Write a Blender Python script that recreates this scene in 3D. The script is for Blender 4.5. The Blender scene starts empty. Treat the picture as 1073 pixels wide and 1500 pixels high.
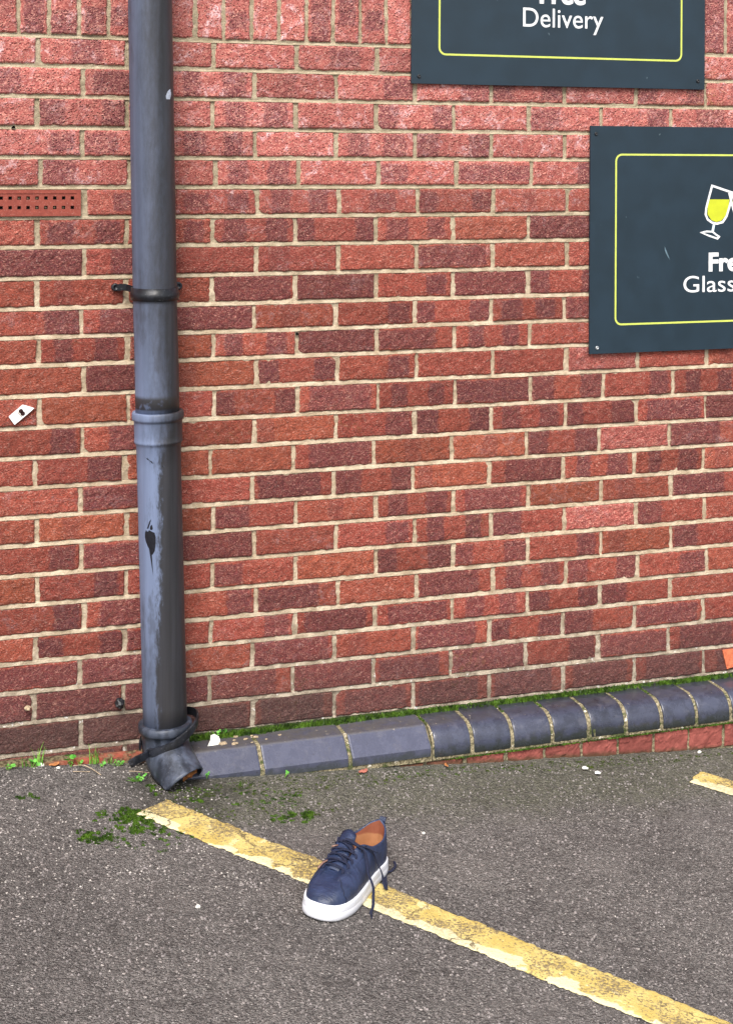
import bpy, bmesh, math, random
import numpy as np
from mathutils import Vector, Matrix, noise
R = math.radians
S = bpy.context.scene
COL = S.collection
rnd = random.Random(7)

# ------------------------------------------------------------------ camera
cd = bpy.data.cameras.new('camera')
cd.sensor_fit = 'VERTICAL'; cd.sensor_height = 36; cd.sensor_width = 24
cd.lens = 54.305; cd.shift_y = -.34677; cd.clip_end = 500; cd.clip_start = .05
cam = bpy.data.objects.new('camera', cd); COL.objects.link(cam)
cam.matrix_world = Matrix(((.947493, -.004629, -.319743, -.57393), (-.319739, .001562, -.947504, -3.94257),
                           (.004885, .999988, 0, 1.58038), (0, 0, 0, 1)))
S.camera = cam
# ------------------------------------------------------------------ sky, sun, exposure (bright overcast)
SUN_EL, SUN_AZ = 52, 205       # azimuth clockwise from +Y
w = bpy.data.worlds.new('World'); S.world = w; w.use_nodes = True
wn = w.node_tree.nodes; wl = w.node_tree.links
sky = wn.new('ShaderNodeTexSky'); sky.sky_type = 'NISHITA'; sky.sun_disc = False
sky.sun_elevation = R(SUN_EL); sky.sun_rotation = R(SUN_AZ); sky.air_density = 1.0; sky.dust_density = 3.0
hs = wn.new('ShaderNodeHueSaturation'); hs.inputs['Saturation'].default_value = .36
wl.new(sky.outputs[0], hs.inputs['Color']); wl.new(hs.outputs[0], wn['Background'].inputs[0])
wn['Background'].inputs[1].default_value = .14
sl = bpy.data.lights.new('sun', 'SUN'); sl.energy = 2.0; sl.angle = R(24); sl.color = (1, .95, .89)
so = bpy.data.objects.new('sun', sl); COL.objects.link(so)
sd = Vector((math.sin(R(SUN_AZ)) * math.cos(R(SUN_EL)), math.cos(R(SUN_AZ)) * math.cos(R(SUN_EL)), math.sin(R(SUN_EL))))
so.rotation_euler = sd.to_track_quat('Z', 'Y').to_euler(); so.location = sd * 20
S.view_settings.view_transform = 'Standard'; S.view_settings.look = 'None'; S.view_settings.gamma = 1
S.view_settings.exposure = .92

# ------------------------------------------------------------------ helpers
GA, GB, GC = .045, -.071, .02
def gz(x, y): return GA + GB * x + GC * y
def gp(x, y, h=0.): return Vector((x, y, gz(x, y) + h))

def tag(o, label=None, cat=None, group=None, kind=None):
    if label: o['label'] = label
    if cat: o['category'] = cat
    if group: o['group'] = group
    if kind: o['kind'] = kind
    return o
def empty(name, loc=(0, 0, 0), **k):
    o = bpy.data.objects.new(name, None); COL.objects.link(o); o.location = loc
    o.empty_display_size = .05
    return tag(o, **k)
def mk(name, verts, faces, mat, parent=None, smooth=False, attrs=None, world=True):
    me = bpy.data.meshes.new(name); me.from_pydata([tuple(v) for v in verts], [], faces); me.update()
    if smooth: me.polygons.foreach_set('use_smooth', [True] * len(me.polygons))
    if attrs:
        for an, (ty, data) in attrs.items():
            a = me.attributes.new(an, ty, 'POINT')
            a.data.foreach_set('vector' if ty == 'FLOAT2' or ty == 'FLOAT_VECTOR' else 'color' if ty == 'FLOAT_COLOR' else 'value',
                               np.asarray(data, dtype=np.float32).ravel())
    for m in (mat if isinstance(mat, (list, tuple)) else [mat]): me.materials.append(m)
    o = bpy.data.objects.new(name, me); COL.objects.link(o)
    if parent:
        o.parent = parent
        if world: o.matrix_parent_inverse = Matrix.Translation(parent.location).inverted()
    return o
def hexc(s):
    v = [int(s[i:i + 2], 16) / 255 for i in (0, 2, 4)]
    return tuple((c / 12.92 if c <= .04045 else ((c + .055) / 1.055) ** 2.4) for c in v) + (1,)

class NT:
    """small node-graph builder"""
    def __init__(s, name, rough=.8, spec=.5):
        s.m = bpy.data.materials.new(name); s.m.use_nodes = True; s.t = s.m.node_tree
        s.b = s.t.nodes['Principled BSDF']; s.b.inputs['Roughness'].default_value = rough
        s.b.inputs['Specular IOR Level'].default_value = spec
        s.g = s.t.nodes.new('ShaderNodeNewGeometry')
    def n(s, ty, **k):
        x = s.t.nodes.new(ty)
        for a, b in k.items(): setattr(x, a, b)
        return x
    def set(s, sock, v):
        if isinstance(v, bpy.types.NodeSocket): s.t.links.new(v, sock)
        else: sock.default_value = v
    @property
    def pos(s): return s.g.outputs['Position']
    def map(s, v, scale=(1, 1, 1), loc=(0, 0, 0), rot=(0, 0, 0)):
        x = s.n('ShaderNodeMapping'); s.set(x.inputs[0], v); x.inputs['Scale'].default_value = scale
        x.inputs['Location'].default_value = loc; x.inputs['Rotation'].default_value = rot
        return x.outputs[0]
    def noise(s, v, scale, detail=3, rough=.55, dist=0, col=False):
        x = s.n('ShaderNodeTexNoise'); s.set(x.inputs['Vector'], v); x.inputs['Scale'].default_value = scale
        x.inputs['Detail'].default_value = detail; x.inputs['Roughness'].default_value = rough
        x.inputs['Distortion'].default_value = dist
        return x.outputs[1 if col else 0]
    def vor(s, v, scale, out='Distance', feature='F1', rand=1):
        x = s.n('ShaderNodeTexVoronoi', feature=feature); s.set(x.inputs['Vector'], v)
        x.inputs['Scale'].default_value = scale; x.inputs['Randomness'].default_value = rand
        return x.outputs[out]
    def M(s, op, a, b=0., c=0., clamp=False):
        x = s.n('ShaderNodeMath', operation=op, use_clamp=clamp)
        s.set(x.inputs[0], a); s.set(x.inputs[1], b); s.set(x.inputs[2], c)
        return x.outputs[0]
    def V(s, op, a, b=(0, 0, 0), out=0):
        x = s.n('ShaderNodeVectorMath', operation=op); s.set(x.inputs[0], a); s.set(x.inputs[1], b)
        return x.outputs[out]
    def step(s, v, a, b, lo=0., hi=1.):
        x = s.n('ShaderNodeMapRange', interpolation_type='SMOOTHSTEP')
        s.set(x.inputs[0], v); s.set(x.inputs[1], a); s.set(x.inputs[2], b); s.set(x.inputs[3], lo); s.set(x.inputs[4], hi)
        return x.outputs[0]
    def mix(s, f, a, b, blend='MIX'):
        x = s.n('ShaderNodeMix', data_type='RGBA', blend_type=blend)
        s.set(x.inputs[0], f); s.set(x.inputs[6], a); s.set(x.inputs[7], b)
        return x.outputs[2]
    def attr(s, name, out='Color'):
        x = s.n('ShaderNodeAttribute', attribute_name=name); return x.outputs[out]
    def sep(s, v):
        x = s.n('ShaderNodeSeparateColor'); s.set(x.inputs[0], v); return x.outputs
    def xyz(s, v):
        x = s.n('ShaderNodeSeparateXYZ'); s.set(x.inputs[0], v); return x.outputs
    def bump(s, h, dist=.001, strength=1., prev=None):
        x = s.n('ShaderNodeBump'); s.set(x.inputs['Height'], h); x.inputs['Distance'].default_value = dist
        x.inputs['Strength'].default_value = strength
        if prev: s.set(x.inputs['Normal'], prev)
        return x.outputs[0]
    def out(s, col=None, rough=None, normal=None, **k):
        if col is not None: s.set(s.b.inputs['Base Color'], col)
        if rough is not None: s.set(s.b.inputs['Roughness'], rough)
        if normal is not None: s.set(s.b.inputs['Normal'], normal)
        for a, v in k.items(): s.set(s.b.inputs[a], v)
        return s.m

def simple(name, col, rough=.6, var=.15, scale=60, bump=0., spec=.5, **k):
    t = NT(name, rough, spec)
    n = t.noise(t.pos, scale, 4)
    c = t.mix(t.step(n, .3, .7), tuple(x * (1 - var) for x in col[:3]) + (1,), tuple(min(1, x * (1 + var)) for x in col[:3]) + (1,))
    nm = t.bump(t.noise(t.pos, scale * 4, 3), bump) if bump else None
    return t.out(c, None, nm, **k)

# ------------------------------------------------------------------ materials
def mat_brick():
    t = NT('weathered_red_brick', .9, .25)
    P = t.pos; x, y, z = t.xyz(P)
    ua = t.attr('uvb', 'Vector'); u, v, _ = t.xyz(ua)
    a = t.sep(t.attr('kiln_a')); aA = t.attr('kiln_a', 'Alpha')
    b = t.sep(t.attr('kiln_b')); bA = t.attr('kiln_b', 'Alpha')
    c = t.sep(t.attr('kiln_c')); cA = t.attr('kiln_c', 'Alpha')
    n1 = t.M('SUBTRACT', t.noise(P, 40, 3), .5)
    n2 = t.M('SUBTRACT', t.noise(P, 150, 3), .5)
    uu = t.M('ADD', u, t.M('MULTIPLY', n1, .12)); uu = t.M('ADD', uu, t.M('MULTIPLY', n2, .07))
    vv = t.M('ADD', v, t.M('MULTIPLY', n1, .3))
    dv = t.M('SUBTRACT', t.M('ABSOLUTE', t.M('SUBTRACT', vv, .5)), c[0])
    dv = t.M('MULTIPLY', dv, .45)
    def patch(p, w_):
        du = t.M('SUBTRACT', t.M('ABSOLUTE', t.M('SUBTRACT', uu, p)), w_)
        return t.step(t.M('MAXIMUM', du, dv), -.014, .022, 1., 0.)
    m = t.M('MAXIMUM', patch(a[0], a[1]), patch(a[2], aA))
    m = t.M('MULTIPLY', m, b[1])
    m = t.M('MULTIPLY', m, t.step(t.noise(P, 90, 4, .65), .25, .62, .55, 1.))
    base = t.mix(b[2], hexc('c45d4e'), hexc('cf6c4d'))
    base = t.mix(c[1], base, hexc('a25650'))                     # pinker bricks of the upper courses
    dark = t.mix(c[1], hexc('7d4349'), hexc('5f2f37'))
    mott = t.noise(P, 55, 5, .6, .6)
    base = t.mix(t.step(mott, .35, .68), base, t.mix(1., base, (.74, .70, .74, 1), 'MULTIPLY'))
    col = t.mix(m, base, dark)
    # relief painted in: lit drag-mark tops, shaded creases; then sandy crumbs
    cre = t.noise(t.map(P, (1, 1, 1.5), rot=(0, R(35), 0)), 118, 4, .62, 2.0)
    col = t.mix(t.M('MULTIPLY', t.step(cre, .51, .64), .72), col, hexc('d9a08e'))
    col = t.mix(t.M('MULTIPLY', t.step(cre, .47, .36), .55), col, hexc('5c302d'))
    fine = t.noise(P, 520, 2, .6)
    col = t.mix(t.M('MULTIPLY', t.step(fine, .52, .68), .45), col, hexc('cc8a78'))
    col = t.mix(t.M('MULTIPLY', t.step(fine, .46, .34), .45), col, hexc('5a2e2e'))
    # whitish bloom
    bl = t.step(t.noise(P, 26, 6, .72, 1.0), .50, .68)
    col = t.mix(t.M('MULTIPLY', t.M('MULTIPLY', bl, t.step(t.noise(P, 190, 3, .7), .36, .62)), t.M('MULTIPLY', cA, t.M('SUBTRACT', 1., t.M('MULTIPLY', m, .55)))), col, hexc('d6b3b4'))
    # lime specks
    sp = t.M('MULTIPLY', t.step(t.vor(P, 210), .17, .10), t.step(t.noise(P, 19, 4, .7), .51, .58))
    col = t.mix(t.M('MULTIPLY', sp, .85), col, hexc('e8dcd2'))
    sp2 = t.M('MULTIPLY', t.step(t.noise(t.map(P, (1.0, 1, .55)), 170, 3, .6, 1.2), .70, .74), t.step(t.noise(P, 9, 3), .56, .62))
    col = t.mix(t.M('MULTIPLY', sp2, .8), col, hexc('e3cfc4'))
    # olive / ochre lichen staining on a few bricks
    ol = t.M('MULTIPLY', t.step(t.noise(P, 70, 4, .7, .8), .52, .66), t.step(t.noise(P, 3.1, 2), .61, .70))
    col = t.mix(t.M('MULTIPLY', ol, .55), col, hexc('8f6a3e'))
    # mortar smeared over arrises
    e = t.M('MINIMUM', t.M('MINIMUM', u, t.M('SUBTRACT', 1., u)), t.M('MULTIPLY', t.M('MINIMUM', v, t.M('SUBTRACT', 1., v)), .3))
    e = t.M('ADD', e, t.M('MULTIPLY', t.M('SUBTRACT', t.noise(P, 120, 4, .7), .5), .075))
    col = t.mix(t.M('MULTIPLY', t.step(e, .004, -.006), .75), col, hexc('c8ab93'))
    # tone + splash-back dirt near the ground
    col = t.mix(1., col, t.n_rgb(b[0]), 'MULTIPLY')
    dn = t.M('ADD', z, t.M('MULTIPLY', t.M('SUBTRACT', t.noise(P, 11, 5, .65), .5), .17))
    dm = t.M('MULTIPLY', t.step(dn, .30, .02), .62)
    dm = t.M('MAXIMUM', dm, t.M('MULTIPLY', bA, .8))
    col = t.mix(dm, col, t.mix(t.step(t.noise(P, 240, 4, .7), .35, .7), hexc('463634'), hexc('75675f')))
    # bumps : rustic dragged texture below, blistered above
    h = t.M('ADD', t.M('MULTIPLY', t.step(cre, .25, .8), 1.3), t.M('MULTIPLY', fine, .5))
    h = t.M('ADD', h, t.M('MULTIPLY', t.noise(P, 60, 3), .8))
    pim = t.step(t.vor(P, 135, rand=.9), .42, .0)
    h = t.mixf(c[1], h, t.M('ADD', t.M('MULTIPLY', pim, .55), t.M('MULTIPLY', t.noise(P, 70, 4), .5)))
    col = t.mix(t.M('MULTIPLY', t.M('MULTIPLY', t.step(pim, .55, .95), c[1]), .30), col, hexc('e0a698'))
    return t.out(col, t.step(fine, .2, .8, .8, .95), t.bump(h, .0062, 1.))
def n_rgb(s, v):
    x = s.n('ShaderNodeCombineColor'); [s.set(x.inputs[i], v) for i in range(3)]; return x.outputs[0]
NT.n_rgb = n_rgb
def mixf(s, f, a, b):
    x = s.n('ShaderNodeMix', data_type='FLOAT'); s.set(x.inputs[0], f); s.set(x.inputs[2], a); s.set(x.inputs[3], b); return x.outputs[0]
NT.mixf = mixf

def mat_mortar():
    t = NT('sandy_lime_mortar', .95, .15)
    P = t.pos; x, y, z = t.xyz(P)
    g = t.noise(P, 600, 3, .7); m = t.noise(P, 22, 5, .65)
    col = t.mix(t.step(m, .35, .65), hexc('a59279'), hexc('c8b79e'))
    up = t.step(t.M('ADD', z, t.M('MULTIPLY', m, .1)), 1.18, 1.56)
    col = t.mix(up, col, t.mix(t.step(m, .35, .65), hexc('95886f'), hexc('b3a58c')))
    lo = t.step(t.M('ADD', z, t.M('MULTIPLY', t.noise(P, 14, 5, .7), .2)), .62, .12)
    col = t.mix(t.M('MULTIPLY', lo, .85), col, t.mix(t.step(m, .4, .6), hexc('6f665c'), hexc('a79c8c')))
    col = t.mix(t.M('MULTIPLY', t.step(g, .45, .28), .5), col, hexc('6b5d4c'))
    col = t.mix(t.M('MULTIPLY', t.step(g, .56, .72), .5), col, hexc('e6d9c4'))
    wh = t.M('MULTIPLY', t.step(t.noise(P, 60, 4, .7), .60, .66), t.step(z, .5, .1))
    col = t.mix(t.M('MULTIPLY', wh, .8), col, hexc('dcd8d2'))
    return t.out(col, None, t.bump(t.M('ADD', g, t.M('MULTIPLY', t.noise(P, 140, 3), 1.6)), .002, .9))

def mat_asphalt():
    t = NT('worn_asphalt', .9, .3)
    P = t.pos; x, y, z = t.xyz(P)
    Pj = t.V('ADD', P, t.V('MULTIPLY', t.V('SUBTRACT', t.noise(P, 90, 2, col=True), (.5, .5, .5)), (.006, .006, .006)))
    cell = t.sep(t.vor(Pj, 230, 'Color')); d = t.vor(Pj, 230)
    cell2 = t.sep(t.vor(Pj, 110, 'Color')); d2 = t.vor(Pj, 110)
    cell3 = t.sep(t.vor(P, 480, 'Color'))
    big = t.noise(P, 1.7, 5, .6)
    base = t.mix(t.step(big, .35, .65), hexc('595553'), hexc('6a6663'))
    col = t.mix(t.step(cell[0], 0, 1), t.mix(1., base, (.42, .42, .43, 1), 'MULTIPLY'), t.mix(1., base, (1.65, 1.60, 1.60, 1), 'MULTIPLY'))
    col = t.mix(t.M('MULTIPLY', t.step(cell3[1], .3, 1.), .45), col, hexc('8f8a84'))
    col = t.mix(t.M('MULTIPLY', t.step(cell3[1], .25, .0), .6), col, hexc('353130'))
    # exposed pale chippings
    s1 = t.M('MULTIPLY', t.step(cell2[1], .90, .93), t.step(d2, .40, .30))
    col = t.mix(t.M('MULTIPLY', s1, .85), col, t.mix(cell2[0], hexc('8a8280'), hexc('c9bfb8')))
    s2 = t.M('MULTIPLY', t.step(cell[1], .93, .95), t.step(d, .42, .32))
    wr = t.step(t.noise(P, 3.2, 4, .6), .40, .60, .35, 1.)
    blo = t.noise(P, 26, 5, .65)
    col = t.mix(t.M('MULTIPLY', t.step(blo, .47, .36), .45), col, hexc('3c3735'))
    col = t.mix(t.M('MULTIPLY', t.step(t.noise(P, 5, 5, .6), .52, .70), .35), col, hexc('7e7874'))
    col = t.mix(t.M('MULTIPLY', s2, wr), col, t.mix(cell[2], hexc('a39c98'), hexc('dcd6cf')))
    # worn lighter, stonier zone left of the drain
    # green algae film along the foot of the wall
    q = t.M('ADD', y, t.M('MULTIPLY', t.M('SUBTRACT', t.noise(P, 7, 5, .65), .5), .24))
    fall = t.step(x, .1, .9, .0, .05)
    al = t.step(t.M('ADD', q, fall), -.50, -.30)
    al = t.M('MULTIPLY', al, t.step(x, .08, .30))
    al = t.M('MULTIPLY', al, t.step(t.noise(P, 60, 4, .7), .30, .60, .35, 1.))
    col = t.mix(t.M('MULTIPLY', al, .62), col, t.mix(cell[0], hexc('383b2a'), hexc('74755e')))
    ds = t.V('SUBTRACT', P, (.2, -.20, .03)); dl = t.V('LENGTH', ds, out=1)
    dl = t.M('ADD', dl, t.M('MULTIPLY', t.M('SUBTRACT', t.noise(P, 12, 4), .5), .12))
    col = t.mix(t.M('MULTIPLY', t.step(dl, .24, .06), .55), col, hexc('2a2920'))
    h = t.M('ADD', t.M('MULTIPLY', t.step(d, .75, .05), t.M('ADD', cell[0], .4)), t.M('MULTIPLY', t.step(d2, .8, .1), t.M('MULTIPLY', cell2[2], 1.2)))
    h = t.M('ADD', h, t.M('MULTIPLY', cell3[0], .35))
    return t.out(col, .88, t.bump(h, .0042, 1.))

def mat_yellow():
    t = NT('worn_yellow_road_paint', .75, .35)
    P = t.pos
    loc = t.attr('linecoord', 'Vector'); lx, ly, _ = t.xyz(loc)
    m = t.noise(P, 16, 5, .65, .4)
    col = t.mix(t.step(m, .38, .62), hexc('bba35a'), hexc('ccb772'))
    # pale newer coat along the near edge, flaked
    pe = t.M('ADD', t.M('ADD', ly, t.M('MULTIPLY', t.M('SUBTRACT', t.noise(P, 18, 5, .6), .5), 1.6)), t.step(t.noise(P, 5.5, 2), .44, .58, -.05, .55))
    col = t.mix(t.step(pe, -.42, -.50), col, hexc('d9cea4'))
    pt = t.step(t.noise(P, 24, 3, .5, .3), .64, .655)
    col = t.mix(t.M('MULTIPLY', pt, .8), col, hexc('dacb98'))
    wear = t.noise(P, 150, 5, .72, .3)
    zone = t.noise(P, 9, 3, .5)
    thr = t.step(zone, .35, .62, .58, .45)
    wm = t.step(t.M('SUBTRACT', wear, thr), -.0, .04)
    near = t.step(pe, -.50, -.42, .45, 1.)
    cell = t.sep(t.vor(P, 230, 'Color'))
    col = t.mix(t.M('MULTIPLY', t.M('MULTIPLY', wm, near), .85), col, t.mix(cell[0], hexc('4c443c'), hexc('8a7a5e')))
    col = t.mix(t.M('MULTIPLY', t.step(t.noise(P, 330, 3, .7), .56, .70), .35), col, hexc('8c7440'))
    # cracks across the line
    cd_ = t.vor(t.V('ADD', t.map(P, (1, 1, 0)), t.V('MULTIPLY', t.noise(P, 25, 4, .7, col=True), (.06, .06, 0))), 4.6, feature='DISTANCE_TO_EDGE')
    cr = t.M('MULTIPLY', t.step(cd_, .014, .003), t.step(t.noise(P, 8, 2), .44, .54))
    col = t.mix(t.M('MULTIPLY', cr, .85), col, hexc('4a3f30'))
    h = t.M('ADD', t.M('MULTIPLY', wear, -.8), t.M('MULTIPLY', t.vor(P, 230), -.6))
    return t.out(col, None, t.bump(h, .0022, .8))

def mat_pipe():
    t = NT('grey_plastic_bleach_and_sky_sheen', .42, .5)
    P = t.pos; a = t.attr('ring', 'Vector'); th, zz, _ = t.xyz(a)
    st = t.noise(t.map(P, (1, 1, .035)), 60, 4, .55)
    base = t.mix(t.step(st, .3, .7), hexc('242427'), hexc('333338'))
    # bluish sky reflection painted on the left, soft above; ragged chalky bleaching low down
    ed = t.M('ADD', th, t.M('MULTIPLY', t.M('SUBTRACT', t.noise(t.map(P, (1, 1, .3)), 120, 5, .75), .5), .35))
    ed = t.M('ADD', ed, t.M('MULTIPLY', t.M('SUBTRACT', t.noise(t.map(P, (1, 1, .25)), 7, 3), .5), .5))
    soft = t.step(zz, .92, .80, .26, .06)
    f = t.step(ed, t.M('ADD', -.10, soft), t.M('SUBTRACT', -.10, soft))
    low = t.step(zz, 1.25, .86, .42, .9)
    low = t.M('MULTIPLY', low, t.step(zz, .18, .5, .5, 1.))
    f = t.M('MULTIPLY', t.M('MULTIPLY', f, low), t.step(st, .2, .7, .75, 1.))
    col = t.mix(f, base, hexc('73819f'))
    # grime patches
    gr = t.M('MULTIPLY', t.step(t.noise(t.map(P, (1, 1, .3)), 22, 5, .7), .52, .68), .5)
    col = t.mix(gr, col, hexc('33343a'))
    bd = t.M('MULTIPLY', t.step(zz, .985, .972), t.step(zz, .945, .95))
    bd = t.M('MULTIPLY', bd, t.step(t.noise(P, 60, 4), .3, .5))
    col = t.mix(t.M('MULTIPLY', bd, .9), col, hexc('2e2b29'))
    rough = t.mixf(f, .46, .60)
    return t.out(col, rough, t.bump(t.noise(P, 300, 3), .0004, .5))

M = {}
M['brick'] = mat_brick(); M['mortar'] = mat_mortar(); M['asphalt'] = mat_asphalt(); M['yellow'] = mat_yellow(); M['pipe'] = mat_pipe()
def mat_black(nm='black_weathered_plastic', c1='15161a', c2='262932'):
    t = NT(nm, .45, .4); P = t.pos
    n = t.noise(t.map(P, (1, 1, .4)), 30, 5, .65)
    col = t.mix(t.step(n, .4, .7), hexc(c1), hexc(c2))
    col = t.mix(t.M('MULTIPLY', t.step(t.noise(P, 160, 4, .7), .60, .7), .5), col, hexc('6f7076'))
    return t.out(col, t.step(n, .3, .7, .3, .5), t.bump(t.noise(P, 200, 3), .0006, .6))
M['black'] = mat_black()
M['black2'] = mat_black('black_plastic_painted_sheen', '262a33', '4a5160')  # reflections on the outlet and collar painted in as lighter bluish blotches
def mat_blue():
    t = NT('blue_engineering_brick', .42, .5); P = t.pos
    x, y, z = t.xyz(P); b = t.sep(t.attr('kiln_b'))
    n = t.noise(P, 30, 6, .7)
    col = t.mix(t.step(n, .3, .7), hexc('2c2e39'), hexc('3d4152'))
    col = t.mix(b[1], col, hexc('4b4d5f'))
    col = t.mix(1., col, t.n_rgb(b[0]), 'MULTIPLY')
    sp = t.step(t.noise(P, 380, 3, .7), .60, .70)
    col = t.mix(t.M('MULTIPLY', sp, .30), col, hexc('8c8c98'))
    col = t.mix(t.M('MULTIPLY', t.step(t.noise(P, 150, 4, .75), .60, .66), .5), col, hexc('222228'))
    col = t.mix(t.M('MULTIPLY', t.step(t.noise(P, 17, 6, .72, .5), .53, .64), .30), col, hexc('63626a'))
    # dirt lying on the flat top, algae at the foot
    top = t.M('MULTIPLY', t.step(z, .066, .071), t.step(t.noise(P, 26, 5, .7), .25, .6))
    top = t.M('MULTIPLY', top, t.step(x, 1.2, .7, .15, .75))
    col = t.mix(top, col, t.mix(t.noise(P, 90, 3), hexc('37332f'), hexc('5c564e')))
    wsp = t.M('MULTIPLY', t.step(t.noise(P, 85, 4, .7), .66, .69), t.step(z, .06, .072))
    col = t.mix(wsp, col, hexc('a89c88'))
    ft = t.step(t.M('ADD', z, t.M('MULTIPLY', t.M('SUBTRACT', t.noise(P, 30, 5, .7), .5), .06)), .030, .004)
    col = t.mix(t.M('MULTIPLY', ft, .6), col, hexc('33382c'))
    return t.out(col, t.mixf(top, t.step(n, .3, .7, .20, .34), .9), t.bump(t.noise(P, 220, 4, .7), .0007, .6))
M['blue'] = mat_blue()
def mat_pmortar():
    t = NT('mossy_mortar', .95, .15); P = t.pos
    g = t.noise(P, 160, 5, .75)
    col = t.mix(t.step(g, .38, .62), hexc('5a5340'), hexc('a89c7e'))
    col = t.mix(t.M('MULTIPLY', t.step(t.noise(P, 25, 4, .7), .50, .62), .8), col, hexc('35461c'))
    col = t.mix(t.step(t.noise(P, 60, 3), .64, .68), col, hexc('d9d2c2'))
    return t.out(col, None, t.bump(g, .004, 1.))
M['pmortar'] = mat_pmortar()
def mat_panel():
    t = NT('dark_slate_sign_panel', .36, .5); P = t.pos
    n = t.noise(P, 12, 4)
    col = t.mix(t.step(n, .3, .7), hexc('152732'), hexc('182c39'))
    col = t.mix(t.M('MULTIPLY', t.step(t.noise(t.map(P, (1, 1, .35), rot=(0, R(20), 0)), 45, 4, .7), .72, .74), .4), col, hexc('8aa0a8'))
    return t.out(col, t.step(n, .3, .7, .44, .5), t.bump(t.noise(P, 3), .002, .3))
M['panel'] = mat_panel()
M['white_vinyl'] = simple('white_vinyl', (.82, .82, .82), .5, .03)
M['pale_vinyl'] = simple('pale_blue_vinyl', hexc('cfe3ea'), .5, .03)
M['lime_vinyl'] = simple('lime_yellow_vinyl', hexc('bcc226'), .5, .05)
M['line_vinyl'] = simple('yellow_green_line', hexc('c3cd5e'), .5, .05)
M['screw_dark'] = simple('dark_screw_cap', hexc('1a1c20'), .5, .2)
M['screw_light'] = simple('bare_steel_screw', hexc('b9bcbe'), .35, .2, Metallic=.6)
M['hole'] = simple('painted_hole_shade', (.012, .01, .009), 1., .3)  # near-black colour stands in for the shade inside shallow holes
def mat_terra():
    t = NT('terracotta', .85, .3); P = t.pos
    n = t.noise(P, 70, 5, .7)
    col = t.mix(t.step(n, .3, .7), hexc('7d3c32'), hexc('91493c'))
    col = t.mix(t.M('MULTIPLY', t.step(t.noise(P, 260, 3), .58, .7), .4), col, hexc('c08b80'))
    return t.out(col, None, t.bump(n, .001, .6))
M['terra'] = mat_terra()
def mat_plant(name, c1, c2, scale=40):
    t = NT(name, .6, .35); n = t.noise(t.pos, scale, 3)
    c = t.mix(t.step(n, .3, .7), c1, c2)
    return t.out(c)
M['moss'] = mat_plant('green_moss', hexc('1f330c'), hexc('4d6c18'), 45)
M['moss2'] = mat_plant('olive_moss', hexc('2a3512'), hexc('4f5c20'), 70)
M['grass'] = mat_plant('grass_blade', hexc('4a7a26'), hexc('7fae45'))
M['leaf'] = mat_plant('weed_leaf', hexc('3f8a2c'), hexc('6fb74a'))
M['dryleaf'] = mat_plant('dry_leaf', hexc('8e5a33'), hexc('b97a48'), 60)
M['twig'] = simple('dry_twig', hexc('a08e78'), .9, .3)
M['paper'] = simple('white_scrap', hexc('dcd9d0'), .8, .08, 90, .001)
M['crumb'] = simple('mortar_crumb', hexc('a8957a'), .95, .25, 200, .002)
M['leather'] = None

# ------------------------------------------------------------------ numpy value noise
def vnoise(x, y, seed=0):
    xi = np.floor(x).astype(np.int64); yi = np.floor(y).astype(np.int64); xf = x - xi; yf = y - yi
    xf = xf * xf * (3 - 2 * xf); yf = yf * yf * (3 - 2 * yf)
    def h(a, b):
        n = (a * 374761393 + b * 668265263 + seed * 69069 + 1013904223) & 0xffffffff
        n = ((n ^ (n >> 13)) * 1274126177) & 0xffffffff
        return ((n ^ (n >> 16)) & 0xffff) / 65535.
    return (h(xi, yi) * (1 - xf) + h(xi + 1, yi) * xf) * (1 - yf) + (h(xi, yi + 1) * (1 - xf) + h(xi + 1, yi + 1) * xf) * yf

# ------------------------------------------------------------------ the ground: one sloping asphalt sheet
def build_ground():
    def ax(lo, hi, a, b, st, far):
        s = list(np.arange(a, b + 1e-6, st)); v = []
        x = a; k = st
        while x > lo: k *= 1.5; x -= k; v.append(max(x, lo))
        v = v[::-1] + s; x = b; k = st
        while x < hi: k *= 1.5; x += k; v.append(min(x, hi))
        return np.array(v)
    X = ax(-150, 150, -1.2, 2.8, .012, 0); Y = ax(-150, 12, -2.2, .02, .012, 0)
    XX, YY = np.meshgrid(X, Y)
    Z = GA + GB * XX + GC * YY
    near = np.clip(1 - np.maximum(np.abs(XX) - 4, 0) / 6, 0, 1)
    Z = Z + near * ((vnoise(XX * 3, YY * 3, 1) - .5) * .006 + (vnoise(XX * 14, YY * 14, 2) - .5) * .0025 + (vnoise(XX * 70, YY * 70, 3) - .5) * .0022)
    n, m = len(X), len(Y)
    V = np.stack([XX.ravel(), YY.ravel(), Z.ravel()], 1)
    F = [(j * n + i, j * n + i + 1, (j + 1) * n + i + 1, (j + 1) * n + i) for j in range(m - 1) for i in range(n - 1)]
    o = mk('asphalt_ground', V, F, M['asphalt'], smooth=True); tag(o, kind='structure')
build_ground()
def gsurf(x, y):
    x = np.asarray(x, float); y = np.asarray(y, float)
    return GA + GB * x + GC * y + (vnoise(x * 3, y * 3, 1) - .5) * .006 + (vnoise(x * 14, y * 14, 2) - .5) * .0025

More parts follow.
